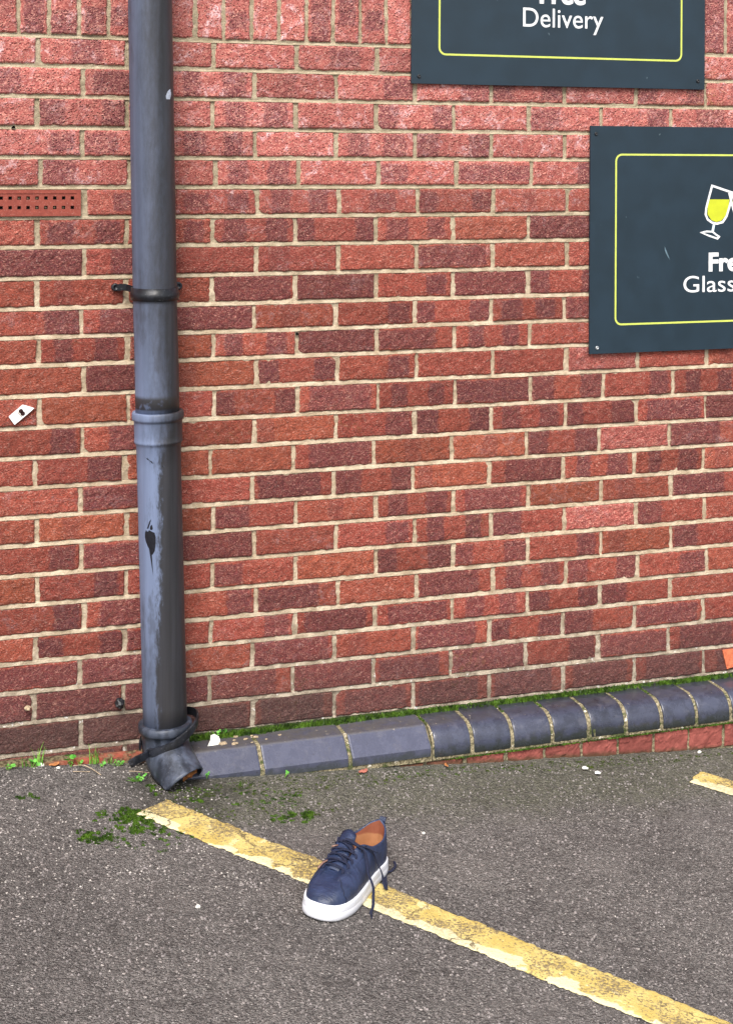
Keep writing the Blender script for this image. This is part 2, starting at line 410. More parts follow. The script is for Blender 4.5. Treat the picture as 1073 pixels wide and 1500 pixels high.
# ------------------------------------------------------------------ yellow lines
def yellow(name, p0, p1, wdt, label, seed):
    p0 = Vector(p0); p1 = Vector(p1); d = (p1 - p0); L = d.length; d /= L; nrm = Vector((-d.y, d.x))
    nl = int(L / .006); nw = 18; V = []; A = []
    for i in range(nl + 1):
        s = i / nl * L
        for j in range(nw + 1):
            q = j / nw * 2 - 1
            ew = wdt / 2 * (1 + .09 * (vnoise(np.array(s * 30.), np.array(q > 0) * 9. + seed, 5) - .5) + .13 * (vnoise(np.array(s * 140.), np.array(q > 0) * 9. + seed, 6) - .5))
            es = 0
            if i == 0: es = .012 * (float(vnoise(np.array(q * 6.), np.array(seed * 1.), 8)) - .5)
            p = p0 + d * (s + es) + nrm * q * float(ew)
            V.append((p.x, p.y, float(gsurf(p.x, p.y)) + .0045 - (.0025 if j in (0, nw) or i == 0 else 0))); A += [s, q, 0]
    F = [(i * (nw + 1) + j, (i + 1) * (nw + 1) + j, (i + 1) * (nw + 1) + j + 1, i * (nw + 1) + j + 1) for i in range(nl) for j in range(nw)]
    o = mk(name, V, F, M['yellow'], smooth=True, attrs={'linecoord': ('FLOAT_VECTOR', A)})
    tag(o, label, 'road marking', 'yellow bay lines', 'structure')
    del o['label'], o['category'], o['group']
    return o
yellow('yellow_line', (.124, -.292), (1.37, -1.945), .108, 'long', 3)
yellow('yellow_line', (1.585, -.315), (2.83, -1.97), .095, 'short', 11)

# ------------------------------------------------------------------ the brick wall
BED = {0: 1.881, 1: 1.8055, 2: 1.7283, 3: 1.6502, 4: 1.5748, 5: 1.4995, 6: 1.4232, 7: 1.3487, 8: 1.2706, 9: 1.1943, 10: 1.1216,
       11: 1.0507, 12: .9744, 13: .8953, 14: .8199, 15: .7445, 16: .6709, 17: .6005, 18: .5246, 19: .4497, 20: .3737,
       21: .3055, 22: .2319, 23: .1546, 24: .0770}
for n in range(25, 32): BED[n] = .077 - .075 * (n - 24)
OFF = {1: -.0015, 2: -.0036, 3: -.0035, 4: -.0032, 5: .0057, 6: .0048, 7: -.0024, 8: .0035, 9: -.0023, 10: -.0021, 11: .002,
       12: .0041, 13: .0056, 14: 0, 15: -.0046, 16: -.0045, 17: .0016, 18: .0012, 19: .0018, 20: .007, 21: -.0003, 22: -.0019, 23: -.0045, 24: -.0009}
KILN = {1: 'PCPPCRDDRP', 2: 'LDTOMMBRBR', 3: 'RBLTPBRLMC', 4: 'MLTPTBPRRC', 5: 'PLRTPLDMBR', 6: 'RCTTCBRRRT', 7: 'RTTTBTODRR',
        8: 'DCRRRDRRDR', 9: 'RRRDDMDBRT', 10: 'MDDRMBTDRR', 11: 'RTOTDDTRRD', 12: 'RDOBMRRPRR', 13: 'RORBDTDBMT',
        14: 'MCROMBTBDD', 15: 'RMOODOOBPD', 16: 'RDRDBODTTR', 17: 'ROOLRTDORD', 18: 'MDDRMTLPLR', 19: 'OMRLOBBMOL',
        20: 'MDMDRDTBMR', 21: 'RBLMDDTBLR', 22: 'DDRDRDBLDR', 23: 'DDDDDDDMDD', 24: 'KKKKKKKKKK'}
class BrickMesh:
    def __init__(s): s.V = []; s.F = []; s.uv = []; s.a = []; s.b = []; s.c = []; s.n = 0
    def add(s, x0, x1, z0, z1, ch, style, yf=0., fine=True, depth=.05, seed=0, hasz=False, grime=0.):
        r = random.Random(seed * 7919 + 13)
        L, H = x1 - x0, z1 - z0
        nu = max(4, int(round(L / (.0085 if fine else .05)))); nv = max(3, int(round(H / (.0085 if fine else .04))))
        us = np.concatenate([[0, .0035 / L], np.linspace(.012 / L, 1 - .012 / L, nu), [1 - .0035 / L, 1]])
        vs = np.concatenate([[0, .0035 / H], np.linspace(.012 / H, 1 - .012 / H, nv), [1 - .0035 / H, 1]])
        U, W = np.meshgrid(us, vs); nx, nz = len(us), len(vs)
        X = x0 + U * L; Z = z0 + W * H; sx = seed * 3.17
        jit = .0030 if fine else 0
        # wandering arrises
        X = X + ((vnoise(Z * 70, U * 0 + sx + (U > .5) * 5, 11) - .5) * jit + (vnoise(Z * 220, U * 0 + sx + (U > .5) * 5, 12) - .5) * jit * .8) * np.abs(U - .5) * 2
        Z = Z + ((vnoise(X * 55, U * 0 + sx + (W > .5) * 5, 13) - .5) * jit * .6 + (vnoise(X * 200, U * 0 + sx + (W > .5) * 5, 14) - .5) * jit * .9) * np.abs(W - .5) * 2
        # chipped corner
        if fine and r.random() < .16:
            cu = r.choice((0, 1)); cv = r.choice((0, 1)); k = r.uniform(.002, .006)
            dd = np.hypot((U - cu) * L, (W - cv) * H); pull = np.clip(1 - dd / .012, 0, 1) * k
            X = X + pull * (1 - 2 * cu); Z = Z + pull * (1 - 2 * cv)
        e = np.minimum(np.minimum(U, 1 - U) * L, np.minimum(W, 1 - W) * H)
        Y = yf - .0012 + r.uniform(-.0014, .0014) + (U - .5) * r.uniform(-.002, .002) + (W - .5) * r.uniform(-.002, .002)
        Y = Y + np.where(e < .0005, .0042, np.where(e < .004, .0009, 0.))
        if fine:
            amp = .0040 if style < .5 else .0022
            Y = Y - (vnoise(X * 60 + sx, Z * 60, 15) - .5) * amp - (vnoise(X * 150 + sx, Z * 150, 16) - .5) * amp * .7
        fr = np.stack([X.ravel(), Y.ravel(), Z.ravel()], 1); b = s.n
        s.V.append(fr); F = []
        for j in range(nz - 1):
            for i in range(nx - 1): F.append((b + j * nx + i, b + j * nx + i + 1, b + (j + 1) * nx + i + 1, b + (j + 1) * nx + i))
        ring = [i for i in range(nx)] + [j * nx + nx - 1 for j in range(1, nz)] + [(nz - 1) * nx + i for i in range(nx - 2, -1, -1)] + [j * nx for j in range(nz - 2, 0, -1)]
        bk = fr[ring].copy(); bk[:, 1] = yf + depth; s.V.append(bk); q = b + len(fr); k = len(ring)
        for i in range(k): F.append((b + ring[i], q + i, q + (i + 1) % k, b + ring[(i + 1) % k]))
        s.F += F; nn = len(fr) + k; s.n += nn
        uvr = np.stack([U.ravel(), W.ravel()], 1); uvr = np.concatenate([uvr, uvr[ring]])
        if hasz: uvr = uvr[:, ::-1]      # soldiers: bands run along their length
        s.uv.append(uvr)
        # kiln pattern
        N = -9.
        p1, w1, p2, w2 = 0, N, 0, N
        j = lambda v, k=.03: v + r.uniform(-k, k)
        if ch == 'B': p1, w1, p2, w2 = j(.12), j(.15), j(.87), j(.16)
        elif ch == 'L': p1, w1 = j(.17), j(.18, .05)
        elif ch == 'M': p1, w1 = j(.80), j(.18, .05)
        elif ch == 'C': p1, w1 = j(.5, .1), j(.2)
        elif ch == 'T': p1, w1, p2, w2 = j(.25), j(.12), j(.77), j(.13)
        elif ch in 'DK': p1, w1 = j(.45, .15), .6 if r.random() < .5 else .4
        elif ch in 'RO' and r.random() < .3: p1, w1 = j(.3, .2), j(.12)
        vh = r.choice((.9, .9, .42)) if style < .5 else r.choice((.34, .38, .45, .9))
        amt = {'D': .92, 'K': 1., 'B': .92, 'T': .92, 'L': .9, 'M': .92, 'C': .9}.get(ch, .4) * r.uniform(.88, 1.05)
        tone = r.uniform(.84, 1.22); hue = {'O': r.uniform(.7, 1), 'R': r.uniform(.0, .6), 'P': 0.}.get(ch, r.uniform(0, .4))
        s.a.append(np.tile([p1, w1, p2, w2], (nn, 1))); s.b.append(np.tile([tone, amt, hue, grime], (nn, 1)))
        wh = (r.uniform(.35, 1.) if style > .5 else (r.uniform(.2, .6) if r.random() < .3 else 0.)) + (.3 if ch == 'P' else 0)
        s.c.append(np.tile([vh, max(style, .7 if ch == 'P' else 0), 0, wh], (nn, 1)))
    def build(s, name, mat, parent):
        return mk(name, np.concatenate(s.V), s.F, mat, parent, attrs={'uvb': ('FLOAT2', np.concatenate(s.uv)),
                  'kiln_a': ('FLOAT_COLOR', np.concatenate(s.a)), 'kiln_b': ('FLOAT_COLOR', np.concatenate(s.b)), 'kiln_c': ('FLOAT_COLOR', np.concatenate(s.c))})
WX0, WX1 = -2.7, 4.6
wall = empty('brick_wall', (0.9, 0, 0), label='red brick wall with pale mortar joints and a row of upright bricks near the top', cat='wall')
bm_ = BrickMesh(); JT = .0115
holes_air = None
for n in range(1, 31):
    z1 = BED[n - 1] - JT / 2; z0 = BED[n] + JT / 2
    style = {1: 1., 2: 1., 3: 1., 4: 1., 5: .85, 6: .55, 7: .38, 8: .22}.get(n, 0.)
    if n <= 5: z1 += .0015
    k0 = 1 if n % 2 == 0 else .5
    for k in range(-13, 21):
        c1 = (k0 + k - 1) * .225 + OFF.get(n, 0); x0 = c1 - .225 + JT / 2 + rnd.uniform(-.0015, .0015); x1 = c1 - JT / 2 + rnd.uniform(-.0015, .0015)
        if x0 < WX0 or x1 > WX1: continue
        if n == 6 and k == 0: continue       # the air brick sits here
        row = KILN.get(n, ''); ch = row[k] if 0 <= k < len(row) else rnd.choice('RROBTDLMDC')
        if n >= 24: ch = 'K'
        vis = -.36 < x0 < 2.1
        if n > 24: vis = False
        bm_.add(x0, x1, z0, z1, ch, style, fine=vis, seed=n * 50 + k + 20, grime=.85 if n == 24 and x0 < .6 else .55 if n >= 24 else 0)
BZ = 1.881
zt = BZ + .225 + .006
for c in range(12):                          # courses above the soldiers, out of frame
    z0 = BZ + .2305 + c * .075; z1 = z0 + .064
    for k in range(-13, 21):
        x1 = (k + (.5 if c % 2 else 0)) * .225; x0 = x1 - .214
        if x0 < WX0 or x1 > WX1: continue
        bm_.add(x0, x1, z0, z1, rnd.choice('RPBTDLMC'), .8, fine=False, seed=5000 + c * 50 + k)
brickwork = bm_.build('brickwork', M['brick'], wall)
sm = BrickMesh()
kk = 'DBLTDMPTRPDCTRPBDLTPRDTBPR'
for k in range(-34, 64):
    x0 = -.163 + .075 * k + .005; x1 = x0 + .065
    if x0 < WX0 or x1 > WX1: continue
    sm.add(x0, x1, BZ + .006, BZ + .221, kk[k % len(kk)] if -4 < k < 30 else rnd.choice('RPBTDLMC'), 1., fine=-.36 < x0 < 2.1, seed=9000 + k, hasz=True)
soldier = sm.build('soldier_course', M['brick'], wall)
# mortar: recessed core with raised weather-struck bed joints
V = []; F = []
def box(V, F, x0, x1, y0, y1, z0, z1):
    b = len(V); V += [(x, y, z) for x in (x0, x1) for y in (y0, y1) for z in (z0, z1)]
    F += [tuple(b + i for i in f) for f in ((0, 1, 3, 2), (4, 6, 7, 5), (0, 4, 5, 1), (2, 3, 7, 6), (0, 2, 6, 4), (1, 5, 7, 3))]
box(V, F, WX0, WX1, .009, .24, -.45, 3.0)
nx = int((2.6 + .6) / .006)
# near face: finely uneven sheet in front of the core
xs = np.linspace(-.6, 2.6, 520); zs = np.linspace(.0, 2.11, 420)
XX, ZZ = np.meshgrid(xs, zs)
YY = .0048 - (vnoise(XX * 90, ZZ * 90, 31) - .5) * .003 - (vnoise(XX * 18, ZZ * 18, 32) - .5) * .003
b = len(V); V += list(zip(XX.ravel().tolist(), YY.ravel().tolist(), ZZ.ravel().tolist()))
F += [(b + j * 520 + i, b + j * 520 + i + 1, b + (j + 1) * 520 + i + 1, b + (j + 1) * 520 + i) for j in range(419) for i in range(519)
      if not (-.222 < xs[i] < -.012 and 1.424 < zs[j] < 1.488)]
for n in range(0, 25):                      # bed ribbons: set back under the brick above, proud at the brick below
    xs = np.linspace(-.6, 2.6, 560); z = BED[n]
    up = n <= 5
    prof = ((.0065, .0075), (.0055 if up else .0030, .0025), (.0012, -.0045), (.0062, -.0072))
    b = len(V)
    for (yy, dz) in prof:
        jz = (vnoise(xs * 50, xs * 0 + n * 3.3, 41) - .5) * .002; jy = (vnoise(xs * 90, xs * 0 + n * 3.3 + dz * 900, 42) - .5) * .0016
        V += [(float(x), float(yy + a), float(z + dz + c)) for x, a, c in zip(xs, jy, jz)]
    for q in range(3): F += [(b + q * 560 + i + 1, b + q * 560 + i, b + (q + 1) * 560 + i, b + (q + 1) * 560 + i + 1) for i in range(559)]
mortar = mk('mortar', V, F, M['mortar'], wall, smooth=False)

# air brick: a terracotta grille let into course 6
def air_brick():
    x0, x1, z0, z1 = -.222, -.0065, 1.4275, 1.4935
    bm = bmesh.new()
    cw = .0088; xs = [x0, x0 + .012]; 
    nc = 9; px = .0220 - cw
    xs = [x0, x0 + .010]
    cur = x0 + .0136
    for i in range(nc):
        xs += [cur, cur + cw]; cur += cw + px
    xs += [x1 - .010, x1]
    zc = [z0, z0 + .011, z0 + .0175, z0 + .0258, z0 + .0415, z0 + .0498, z1 - .009, z1]
    yb = .004; yf = -.003; fr = -.0045
    def Vt(x, y, z): return bm.verts.new((x, y, z))
    xs = sorted(set(round(v, 5) for v in xs)); 
    holes = [(round(x0 + .0136 + i * (cw + px), 5), round(x0 + .0136 + i * (cw + px) + cw, 5)) for i in range(nc)]
    for i in range(len(xs) - 1):
        for j in range(len(zc) - 1):
            a, c, d, e = xs[i], xs[i + 1], zc[j], zc[j + 1]
            rim = i in (0, len(xs) - 2) or j in (0, len(zc) - 2)
            hole = j in (2, 4) and any(abs(a - h[0]) < 2e-5 and abs(c - h[1]) < 2e-5 for h in holes)
            y = fr if rim else yf
            if hole:
                yb_ = .0075
                q = [(a, d), (c, d), (c, e), (a, e)]
                for k in range(4):
                    (xa, za), (xb, zb) = q[k], q[(k + 1) % 4]
                    bm.faces.new([Vt(xa, y, za), Vt(xb, y, zb), Vt(xb, yb_, zb), Vt(xa, yb_, za)]).material_index = 1
            else:
                bm.faces.new([Vt(a, y, d), Vt(c, y, d), Vt(c, y, e), Vt(a, y, e)])
    # rim inner step and outer sides
    for (ya, yb_, X0, X1, Z0, Z1) in ((fr, yf, xs[1], xs[-2], zc[1], zc[-2]), (fr, .03, x0, x1, z0, z1)):
        q = [(X0, Z0), (X1, Z0), (X1, Z1), (X0, Z1)]
        for k in range(4):
            (xa, za), (xb, zb) = q[k], q[(k + 1) % 4]
            bm.faces.new([Vt(xa, ya, za), Vt(xb, ya, zb), Vt(xb, yb_, zb), Vt(xa, yb_, za)])
    bmesh.ops.remove_doubles(bm, verts=bm.verts, dist=1e-5)
    bmesh.ops.recalc_face_normals(bm, faces=bm.faces)
    me = bpy.data.meshes.new('air_brick'); bm.to_mesh(me); bm.free(); me.materials.append(M['terra']); me.materials.append(M['hole'])
    o = bpy.data.objects.new('air_brick', me); COL.objects.link(o); o.parent = wall; o.matrix_parent_inverse = Matrix.Translation(wall.location).inverted()
    o['label'] = 'terracotta air brick with two rows of square holes'
    V = []; F = []; box(V, F, x0 + .003, x1 - .003, .0072, .0088, z0 + .003, z1 - .003)
    mk('cavity', V, F, M['hole'], o, world=False).matrix_parent_inverse = Matrix()  # thin black slab, painted darkness behind the grille holes
    # crumbs of mortar lodged in some of the holes
    V = []; F = []
    for i, j in ((2, 1), (3, 1), (4, 1), (4, 0), (5, 0), (6, 0), (7, 0)):
        h = holes[i]; z = zc[2] + .0035 if j == 0 else zc[4] + .003
        blob(V, F, ((h[0] + h[1]) / 2, .0045, z), (.0034, .003, .0028), i * 3 + j)
    mk('mortar_crumbs', V, F, M['crumb'], o, world=False)
def blob(V, F, c, r, seed=0, nu=8, nv=6, amp=.35, flat=False):
    b = len(V); rr = random.Random(seed)
    for j in range(nv + 1):
        ph = math.pi * j / nv
        for i in range(nu):
            th = 2 * math.pi * i / nu; k = 1 + amp * (rr.random() - .5)
            V.append((c[0] + r[0] * k * math.sin(ph) * math.cos(th), c[1] + r[1] * k * math.sin(ph) * math.sin(th), c[2] + r[2] * k * math.cos(ph)))
    for j in range(nv):
        for i in range(nu): F.append((b + j * nu + i, b + (j + 1) * nu + i, b + (j + 1) * nu + (i + 1) % nu, b + j * nu + (i + 1) % nu))
air_brick()
# open drill holes in the mortar
def drill(x, z, r, name='drill_hole'):
    V = []; F = []; n = 14
    for yy, k in ((-.0035, 1.), (.003, .9), (.003, 0.001)):
        for i in range(n):
            a = 2 * math.pi * i / n; q = k * r * (1 + .18 * math.sin(3 * a + x * 50)); V.append((x + q * math.cos(a), yy if k > .01 else .002, z + q * math.sin(a)))
    for k in range(2): F += [(k * n + i, k * n + (i + 1) % n, (k + 1) * n + (i + 1) % n, (k + 1) * n + i) for i in range(n)]
    return mk(name, V, F, M['hole'], wall)
drill(-.1746, 1.6492, .0048); drill(.5648, 1.1099, .0040)

# plinth -------------------------------------------------------------
plinth = BrickMesh()
def plinth_piece(V, F, x0, x1, prof, inset=.0025, ns=5, jit=0.):
    """profile (y,z) swept along x with softened ends"""
    b = len(V); xs = [x0, x0 + .0012, x0 + .004] + list(np.linspace(x0 + .02, x1 - .02, ns)) + [x1 - .004, x1 - .0012, x1]
    cy = sum(p[0] for p in prof) / len(prof); cz_ = sum(p[1] for p in prof) / len(prof); m = len(prof)
    for i, x in enumerate(xs):
        k = inset if i in (0, len(xs) - 1) else inset * .35 if i in (1, len(xs) - 2) else 0
        for (y, z) in prof:
            d = math.hypot(y - cy, z - cz_)
            V.append((x, y - (y - cy) / d * k + jit * math.sin(x * 40 + y * 60), z - (z - cz_) / d * k))
    for i in range(len(xs) - 1):
        for j in range(m): F.append((b + i * m + j, b + (i + 1) * m + j, b + (i + 1) * m + (j + 1) % m, b + i * m + (j + 1) % m))
    F.append(tuple(b + j for j in range(m))); F.append(tuple(b + (len(xs) - 1) * m + j for j in range(m - 1, -1, -1)))
    return len(xs) * m
def chamfer_prof(top=.0715, front=-.147, bot=.0035):
    p = [(.0, bot), (.0, top), (-.097, top), (-.100, top - .0012), (front + .0015, .027), (front, .0245), (front, bot)]
    return p
def bull_prof(top=.0715, front=-.145, bot=-.0045):
    p = [(.0, bot), (.0, top), (-.06, top)]
    r = .054
    for i in range(11):
        a = R(90 + 9 * i); p.append((front + r + r * math.cos(a), top - r + r * math.sin(a)))
    p.append((front, bot + .003)); p.append((front + .003, bot))
    return p
pl = empty('plinth', (.9, 0, 0)); pl.parent = wall; pl.matrix_parent_inverse = Matrix.Translation(wall.location).inverted()
def pmk(name, V, F, mat, smooth=False, attrs=None):
    o = mk(name, V, F, mat, pl, smooth, attrs); return o
JX = [.438, .672, .900, 1.013, 1.129, 1.247, 1.358, 1.470, 1.580, 1.690, 1.800]
while JX[-1] < 4.5: JX.append(JX[-1] + .1125)
# blue coping bricks: three chamfered stretchers, then bullnose headers
V = []; F = []; B = []
ends = [.215] + JX
for i in range(len(ends) - 1):
    j = .0052; r = random.Random(i + 77)
    cnt0 = len(V)
    if i < 3: plinth_piece(V, F, ends[i] + (j if i else 0), ends[i + 1] - j, [(y + r.uniform(-.001, .001) * 0, z) for y, z in chamfer_prof(front=-.147 + r.uniform(-.001, .001))], jit=.0003)
    else: plinth_piece(V, F, ends[i] + j, ends[i + 1] - j, bull_prof(top=.0715 + r.uniform(-.001, .0012), front=-.145 + r.uniform(-.002, .002)), jit=.0003)
    B += [(r.uniform(.88, 1.1), (.55 if i < 3 else 0.) + r.uniform(0, .25), 0, 0)] * (len(V) - cnt0)
o = pmk('blue_coping_bricks', V, F, M['blue'], False, {'kiln_b': ('FLOAT_COLOR', B)})
o['label'] = 'dark blue coping bricks, three chamfered then a row of rounded ones'
me = o.data
for p in me.polygons:
    if len(p.vertices) == 4 and me.vertices[p.vertices[0]].co.x > .9: p.use_smooth = True
# mortar core of the coping, a touch smaller and uneven
V = []; F = []
def core(x0, x1, prof, k, seed):
    xs = np.linspace(x0, x1, max(2, int((x1 - x0) / .004))); b = len(V); m = len(prof)
    for x in xs:
        for q, (y, z) in enumerate(prof):
            d = k + (noise.noise(Vector((x * 90, q * 1.7, seed))) * .0016)
            V.append((float(x), y + (d if y < -.001 else 0), z - (d if z > .02 else 0)))
    for i in range(len(xs) - 1):
        for j in range(m): F.append((b + i * m + j, b + (i + 1) * m + j, b + (i + 1) * m + (j + 1) % m, b + i * m + (j + 1) % m))
    F.append(tuple(b + j for j in range(m - 1, -1, -1)))
core(.22, .897, [(-.0, -.01), (0, .0715), (-.03, .0715), (-.07, .0715), (-.098, .0708), (-.12, .051), (-.147, .0255), (-.147, -.01)], .0022, 1.)
core(.9, 4.5, [(y, z - (.008 if z < .01 else 0)) for y, z in bull_prof()], .0022, 2.)
pmk('coping_mortar', V, F, M['pmortar'])
# red header bricks under the coping, disappearing into the rising ground
rb = BrickMesh()
for c in range(2):
    for i, x in enumerate(JX + [JX[-1] + .1125]):
        if i == 0: continue
        if x < .75 : continue
        x0 = x + .0045 - .1125 - (.02 if c == 0 else 0); x1 = x0 + .104
        z1 = -.0155 - c * .077; z0 = z1 - .064
        rb.add(x0, x1, z0, z1, rnd.choice('RPRPO'), 0., yf=-.139, fine=x0 < 2.2, seed=7000 + i + c * 100, depth=.05, grime=.12)
def mat_red2():
    t = NT('smooth_red_footing_brick', .9, .2); P = t.pos; b = t.sep(t.attr('kiln_b')); z = t.xyz(P)[2]
    n = t.noise(P, 45, 5, .7)
    col = t.mix(t.step(n, .3, .7), hexc('743d37'), hexc('8f5048'))
    col = t.mix(1., col, t.n_rgb(b[0]), 'MULTIPLY')
    col = t.mix(t.M('MULTIPLY', t.step(t.noise(P, 60, 5, .75, 1.), .60, .68), .75), col, hexc('3a2624'))
    gzv = t.M('SUBTRACT', z, t.M('MULTIPLY_ADD', t.xyz(P)[0], GB, GA - .003))
    gm = t.step(t.M('ADD', gzv, t.M('MULTIPLY', t.M('SUBTRACT', t.noise(P, 30, 4, .7), .5), .03)), .016, .0)
    col = t.mix(t.M('MULTIPLY', gm, .7), col, hexc('3c3a25'))
    return t.out(col, None, t.bump(t.noise(P, 200, 4), .0015, .6))
M['red2'] = mat_red2()
rb.build('red_footing_bricks', M['red2'], pl)['label'] = 'red header bricks showing below the blue coping'
V = []; F = []; box(V, F, .75, 4.5, -.1345, .0, -.45, -.0085); pmk('footing_mortar', V, F, M['pmortar'])
# low red ledge left of the downpipe
V = []; F = []
xs = np.linspace(-2.6, .205, 420); prof = [(0.0, -.15), (0.0, .068), (-.012, .0665), (-.026, .060), (-.030, .048), (-.031, -.15)]
for x in xs:
    sag = -.012 * max(0, math.sin(x * 5.2 + .6))
    for q, (y, z) in enumerate(prof):
        nn = noise.noise(Vector((x * 30, q, 3))) * .003
        V.append((float(x), y + (nn if q > 1 else 0), z + (nn + sag if 0 < q < 5 else 0)))
m = len(prof)
for i in range(len(xs) - 1): F += [(i * m + j, (i + 1) * m + j, (i + 1) * m + j + 1, i * m + j + 1) for j in range(m - 1)]
F.append(tuple(range(m))); F.append(tuple((len(xs) - 1) * m + j for j in range(m - 1, -1, -1)))
def mat_ledge():
    t = NT('dirty_brick_ledge', .95, .2); P = t.pos; x, y, z = t.xyz(P)
    n = t.noise(P, 30, 5, .7)
    col = t.mix(t.step(n, .35, .65), hexc('7e3c30'), hexc('9c5444'))
    g = t.M('MAXIMUM', t.step(z, .054, .062), t.M('MULTIPLY', t.step(t.noise(P, 13, 4, .7), .42, .56), .95))
    g = t.M('MAXIMUM', g, t.step(x, .0, -.12))
    col = t.mix(t.M('MULTIPLY', g, .92), col, t.mix(t.step(t.noise(P, 110, 4, .7), .4, .62), hexc('2f3122'), hexc('6f6a50')))
    return t.out(col, None, t.bump(n, .003, .8))
mk('brick_ledge', V, F, mat_ledge(), wall, smooth=False)['label'] = 'low crumbling red brick ledge with moss at the foot of the wall'
# spalled orange patch on a base brick at the far right
V = []; F = []; n = 26
pts = [(1.859, .1435), (1.895, .1460), (1.93, .1465), (1.93, .0905), (1.893, .0925), (1.874, .0885), (1.869, .1060), (1.864, .1240)]
b0 = [(x, -.0035, z) for x, z in pts]; V = b0 + [(x, .004, z) for x, z in pts]; F = [tuple(range(8))[::-1]] + [(i, (i + 1) % 8, 8 + (i + 1) % 8, 8 + i) for i in range(8)]
mk('spalled_patch', V, F, simple('fresh_broken_brick', hexc('d0704c'), .9, .25, 90, .003), wall)['label'] = 'bright orange spalled patch on a dark base brick'

# ------------------------------------------------------------------ moss and algae
def tuft_field(name, spots, mat, seed, label=None):
    """spots: (x,y,z,rx,ry,n,h) clouds of tiny moss leaves"""
    r = random.Random(seed); V = []; F = []
    for (x, y, z, rx, ry, n, h) in spots:
        for _ in range(n):
            a = r.uniform(0, 6.283); q = math.sqrt(r.random()); px = x + rx * q * math.cos(a); py = y + ry * q * math.sin(a)
            hh = h * (1 - .6 * q * q) * r.uniform(.4, 1.2); pz = (gsurf(px, py) if z is None else z) + 0
            a2 = r.uniform(0, 6.283); s = r.uniform(.0012, .0026); dx, dy = math.cos(a2) * s, math.sin(a2) * s
            lx, ly = r.uniform(-.4, .4) * hh, r.uniform(-.4, .4) * hh
            b = len(V); pz = float(pz)
            V.extend([(px - dx, py - dy, pz - .001), (px + dx, py + dy, pz - .001), (px + dx * .7 + lx, py + dy * .7 + ly, pz + hh), (px - dx * .7 + lx, py - dy * .7 + ly, pz + hh * .85)])
            F.append((b, b + 1, b + 2, b + 3))
    o = mk(name, V, F, mat); tag(o, label, None, None, 'stuff'); return o
r = random.Random(5); spots = []; ms = []
x = .262
while x < 2.6:
    dens = 1.0 if x < .8 else (.7 if noise.noise(Vector((x * 6, 3, 1))) > -.15 else .12)
    wdt = .019 if x < .5 else .014 + .006 * noise.noise(Vector((x * 8, 4, 0)))
    spots.append((x, -.011 - wdt * .3, .0715, .012, wdt, int(55 * dens), .009 + .004 * r.random()))
    x += .007
for i, jx in enumerate(JX[:22]):               # moss following some of the joints
    if i in (4, 5) or r.random() < .25:
        for k in range(6): spots.append((jx + r.uniform(-.003, .003), -.02 - .01 * k, .0695, .004, .006, 14, .004))
x = .93
while x < 2.6:
    spots.append((x, -.145, -.0115, .010, .003, 10 if noise.noise(Vector((x * 7, 9, 0))) > -.1 else 3, .005)); x += .008
tuft_field('moss', spots, M['moss'], 1, 'green moss lining the joint between wall and blue coping')
# lumpy moss bed underneath so no gaps show
V = []; F = []
xs = np.linspace(.235, 2.7, 600)
for x in xs:
    k = .5 + .5 * noise.noise(Vector((x * 25, 1, 7))); wd = .016 + .012 * k if x < .6 else .003 + .019 * k * min(1, max(0, .55 + 1.5 * noise.noise(Vector((x * 6, 3, 1)))))
    for q in range(6):
        t_ = q / 5; y = -wd * t_ - .001; z = .0705 + (.010 - .004 * (x > .9)) * (1 - t_) ** .8 * (.7 + .5 * k) + .002 * noise.noise(Vector((x * 120, t_ * 6, 2)))
        if q == 5: z = .069
        V.append((float(x), y, z))
F = [(i * 6 + j, (i + 1) * 6 + j, (i + 1) * 6 + j + 1, i * 6 + j + 1) for i in range(len(xs) - 1) for j in range(5)]
o = mk('moss', V, F, simple('moss_bed', hexc('2a3314'), .95, .55, 60, .004), smooth=True); tag(o, 'thick bed of moss at the back of the coping', kind='stuff')
gs = []
def patchspots(cx, cy, rx, ry, n, each, h, sz=.006):
    for _ in range(n):
        a = r.uniform(0, 6.283); q = math.sqrt(r.random()); gs.append((cx + rx * q * math.cos(a), cy + ry * q * math.sin(a), None, sz * r.uniform(.5, 1.5), sz * r.uniform(.5, 1.5), each, h))
patchspots(-.03, -.43, .035, .035, 16, 34, .0055); patchspots(.065, -.33, .035, .06, 34, 34, .0055); patchspots(.10, -.40, .05, .04, 18, 30, .005)
patchspots(.03, -.42, .03, .04, 6, 26, .005); patchspots(.005, -.31, .012, .012, 5, 30, .005); patchspots(-.15, -.20, .03, .02, 8, 26, .005); patchspots(.075, -.36, .05, .07, 34, 46, .0065, .008); patchspots(-.03, -.44, .04, .03, 14, 46, .0065, .008); patchspots(.02, -.40, .09, .09, 26, 20, .004); patchspots(.45, -.40, .06, .035, 18, 36, .005, .008); patchspots(.40, -.28, .10, .05, 30, 16, .003)
patchspots(.06, -.50, .10, .04, 10, 14, .003); patchspots(.15, -.45, .05, .03, 12, 18, .004)
patchspots(.45, -.40, .05, .03, 16, 22, .004); patchspots(.24, -.27, .025, .012, 8, 30, .005); patchspots(.43, -.31, .08, .05, 18, 12, .003)
patchspots(.15, -.2, .02, .03, 10, 26, .005); patchspots(.31, -.20, .12, .03, 20, 12, .003); patchspots(.9, -.19, .3, .02, 14, 10, .003)
tuft_field('moss_patches', gs, M['moss'], 2, 'bright green moss in scattered cushions on the asphalt')
gs = []
patchspots(.5, -.22, .3, .05, 160, 7, .003); patchspots(1.2, -.19, .5, .03, 180, 7, .003); patchspots(.35, -.36, .22, .06, 90, 7, .003)
patchspots(1.9, -.17, .3, .02, 60, 8, .003); patchspots(.2, -.22, .05, .06, 40, 9, .003)
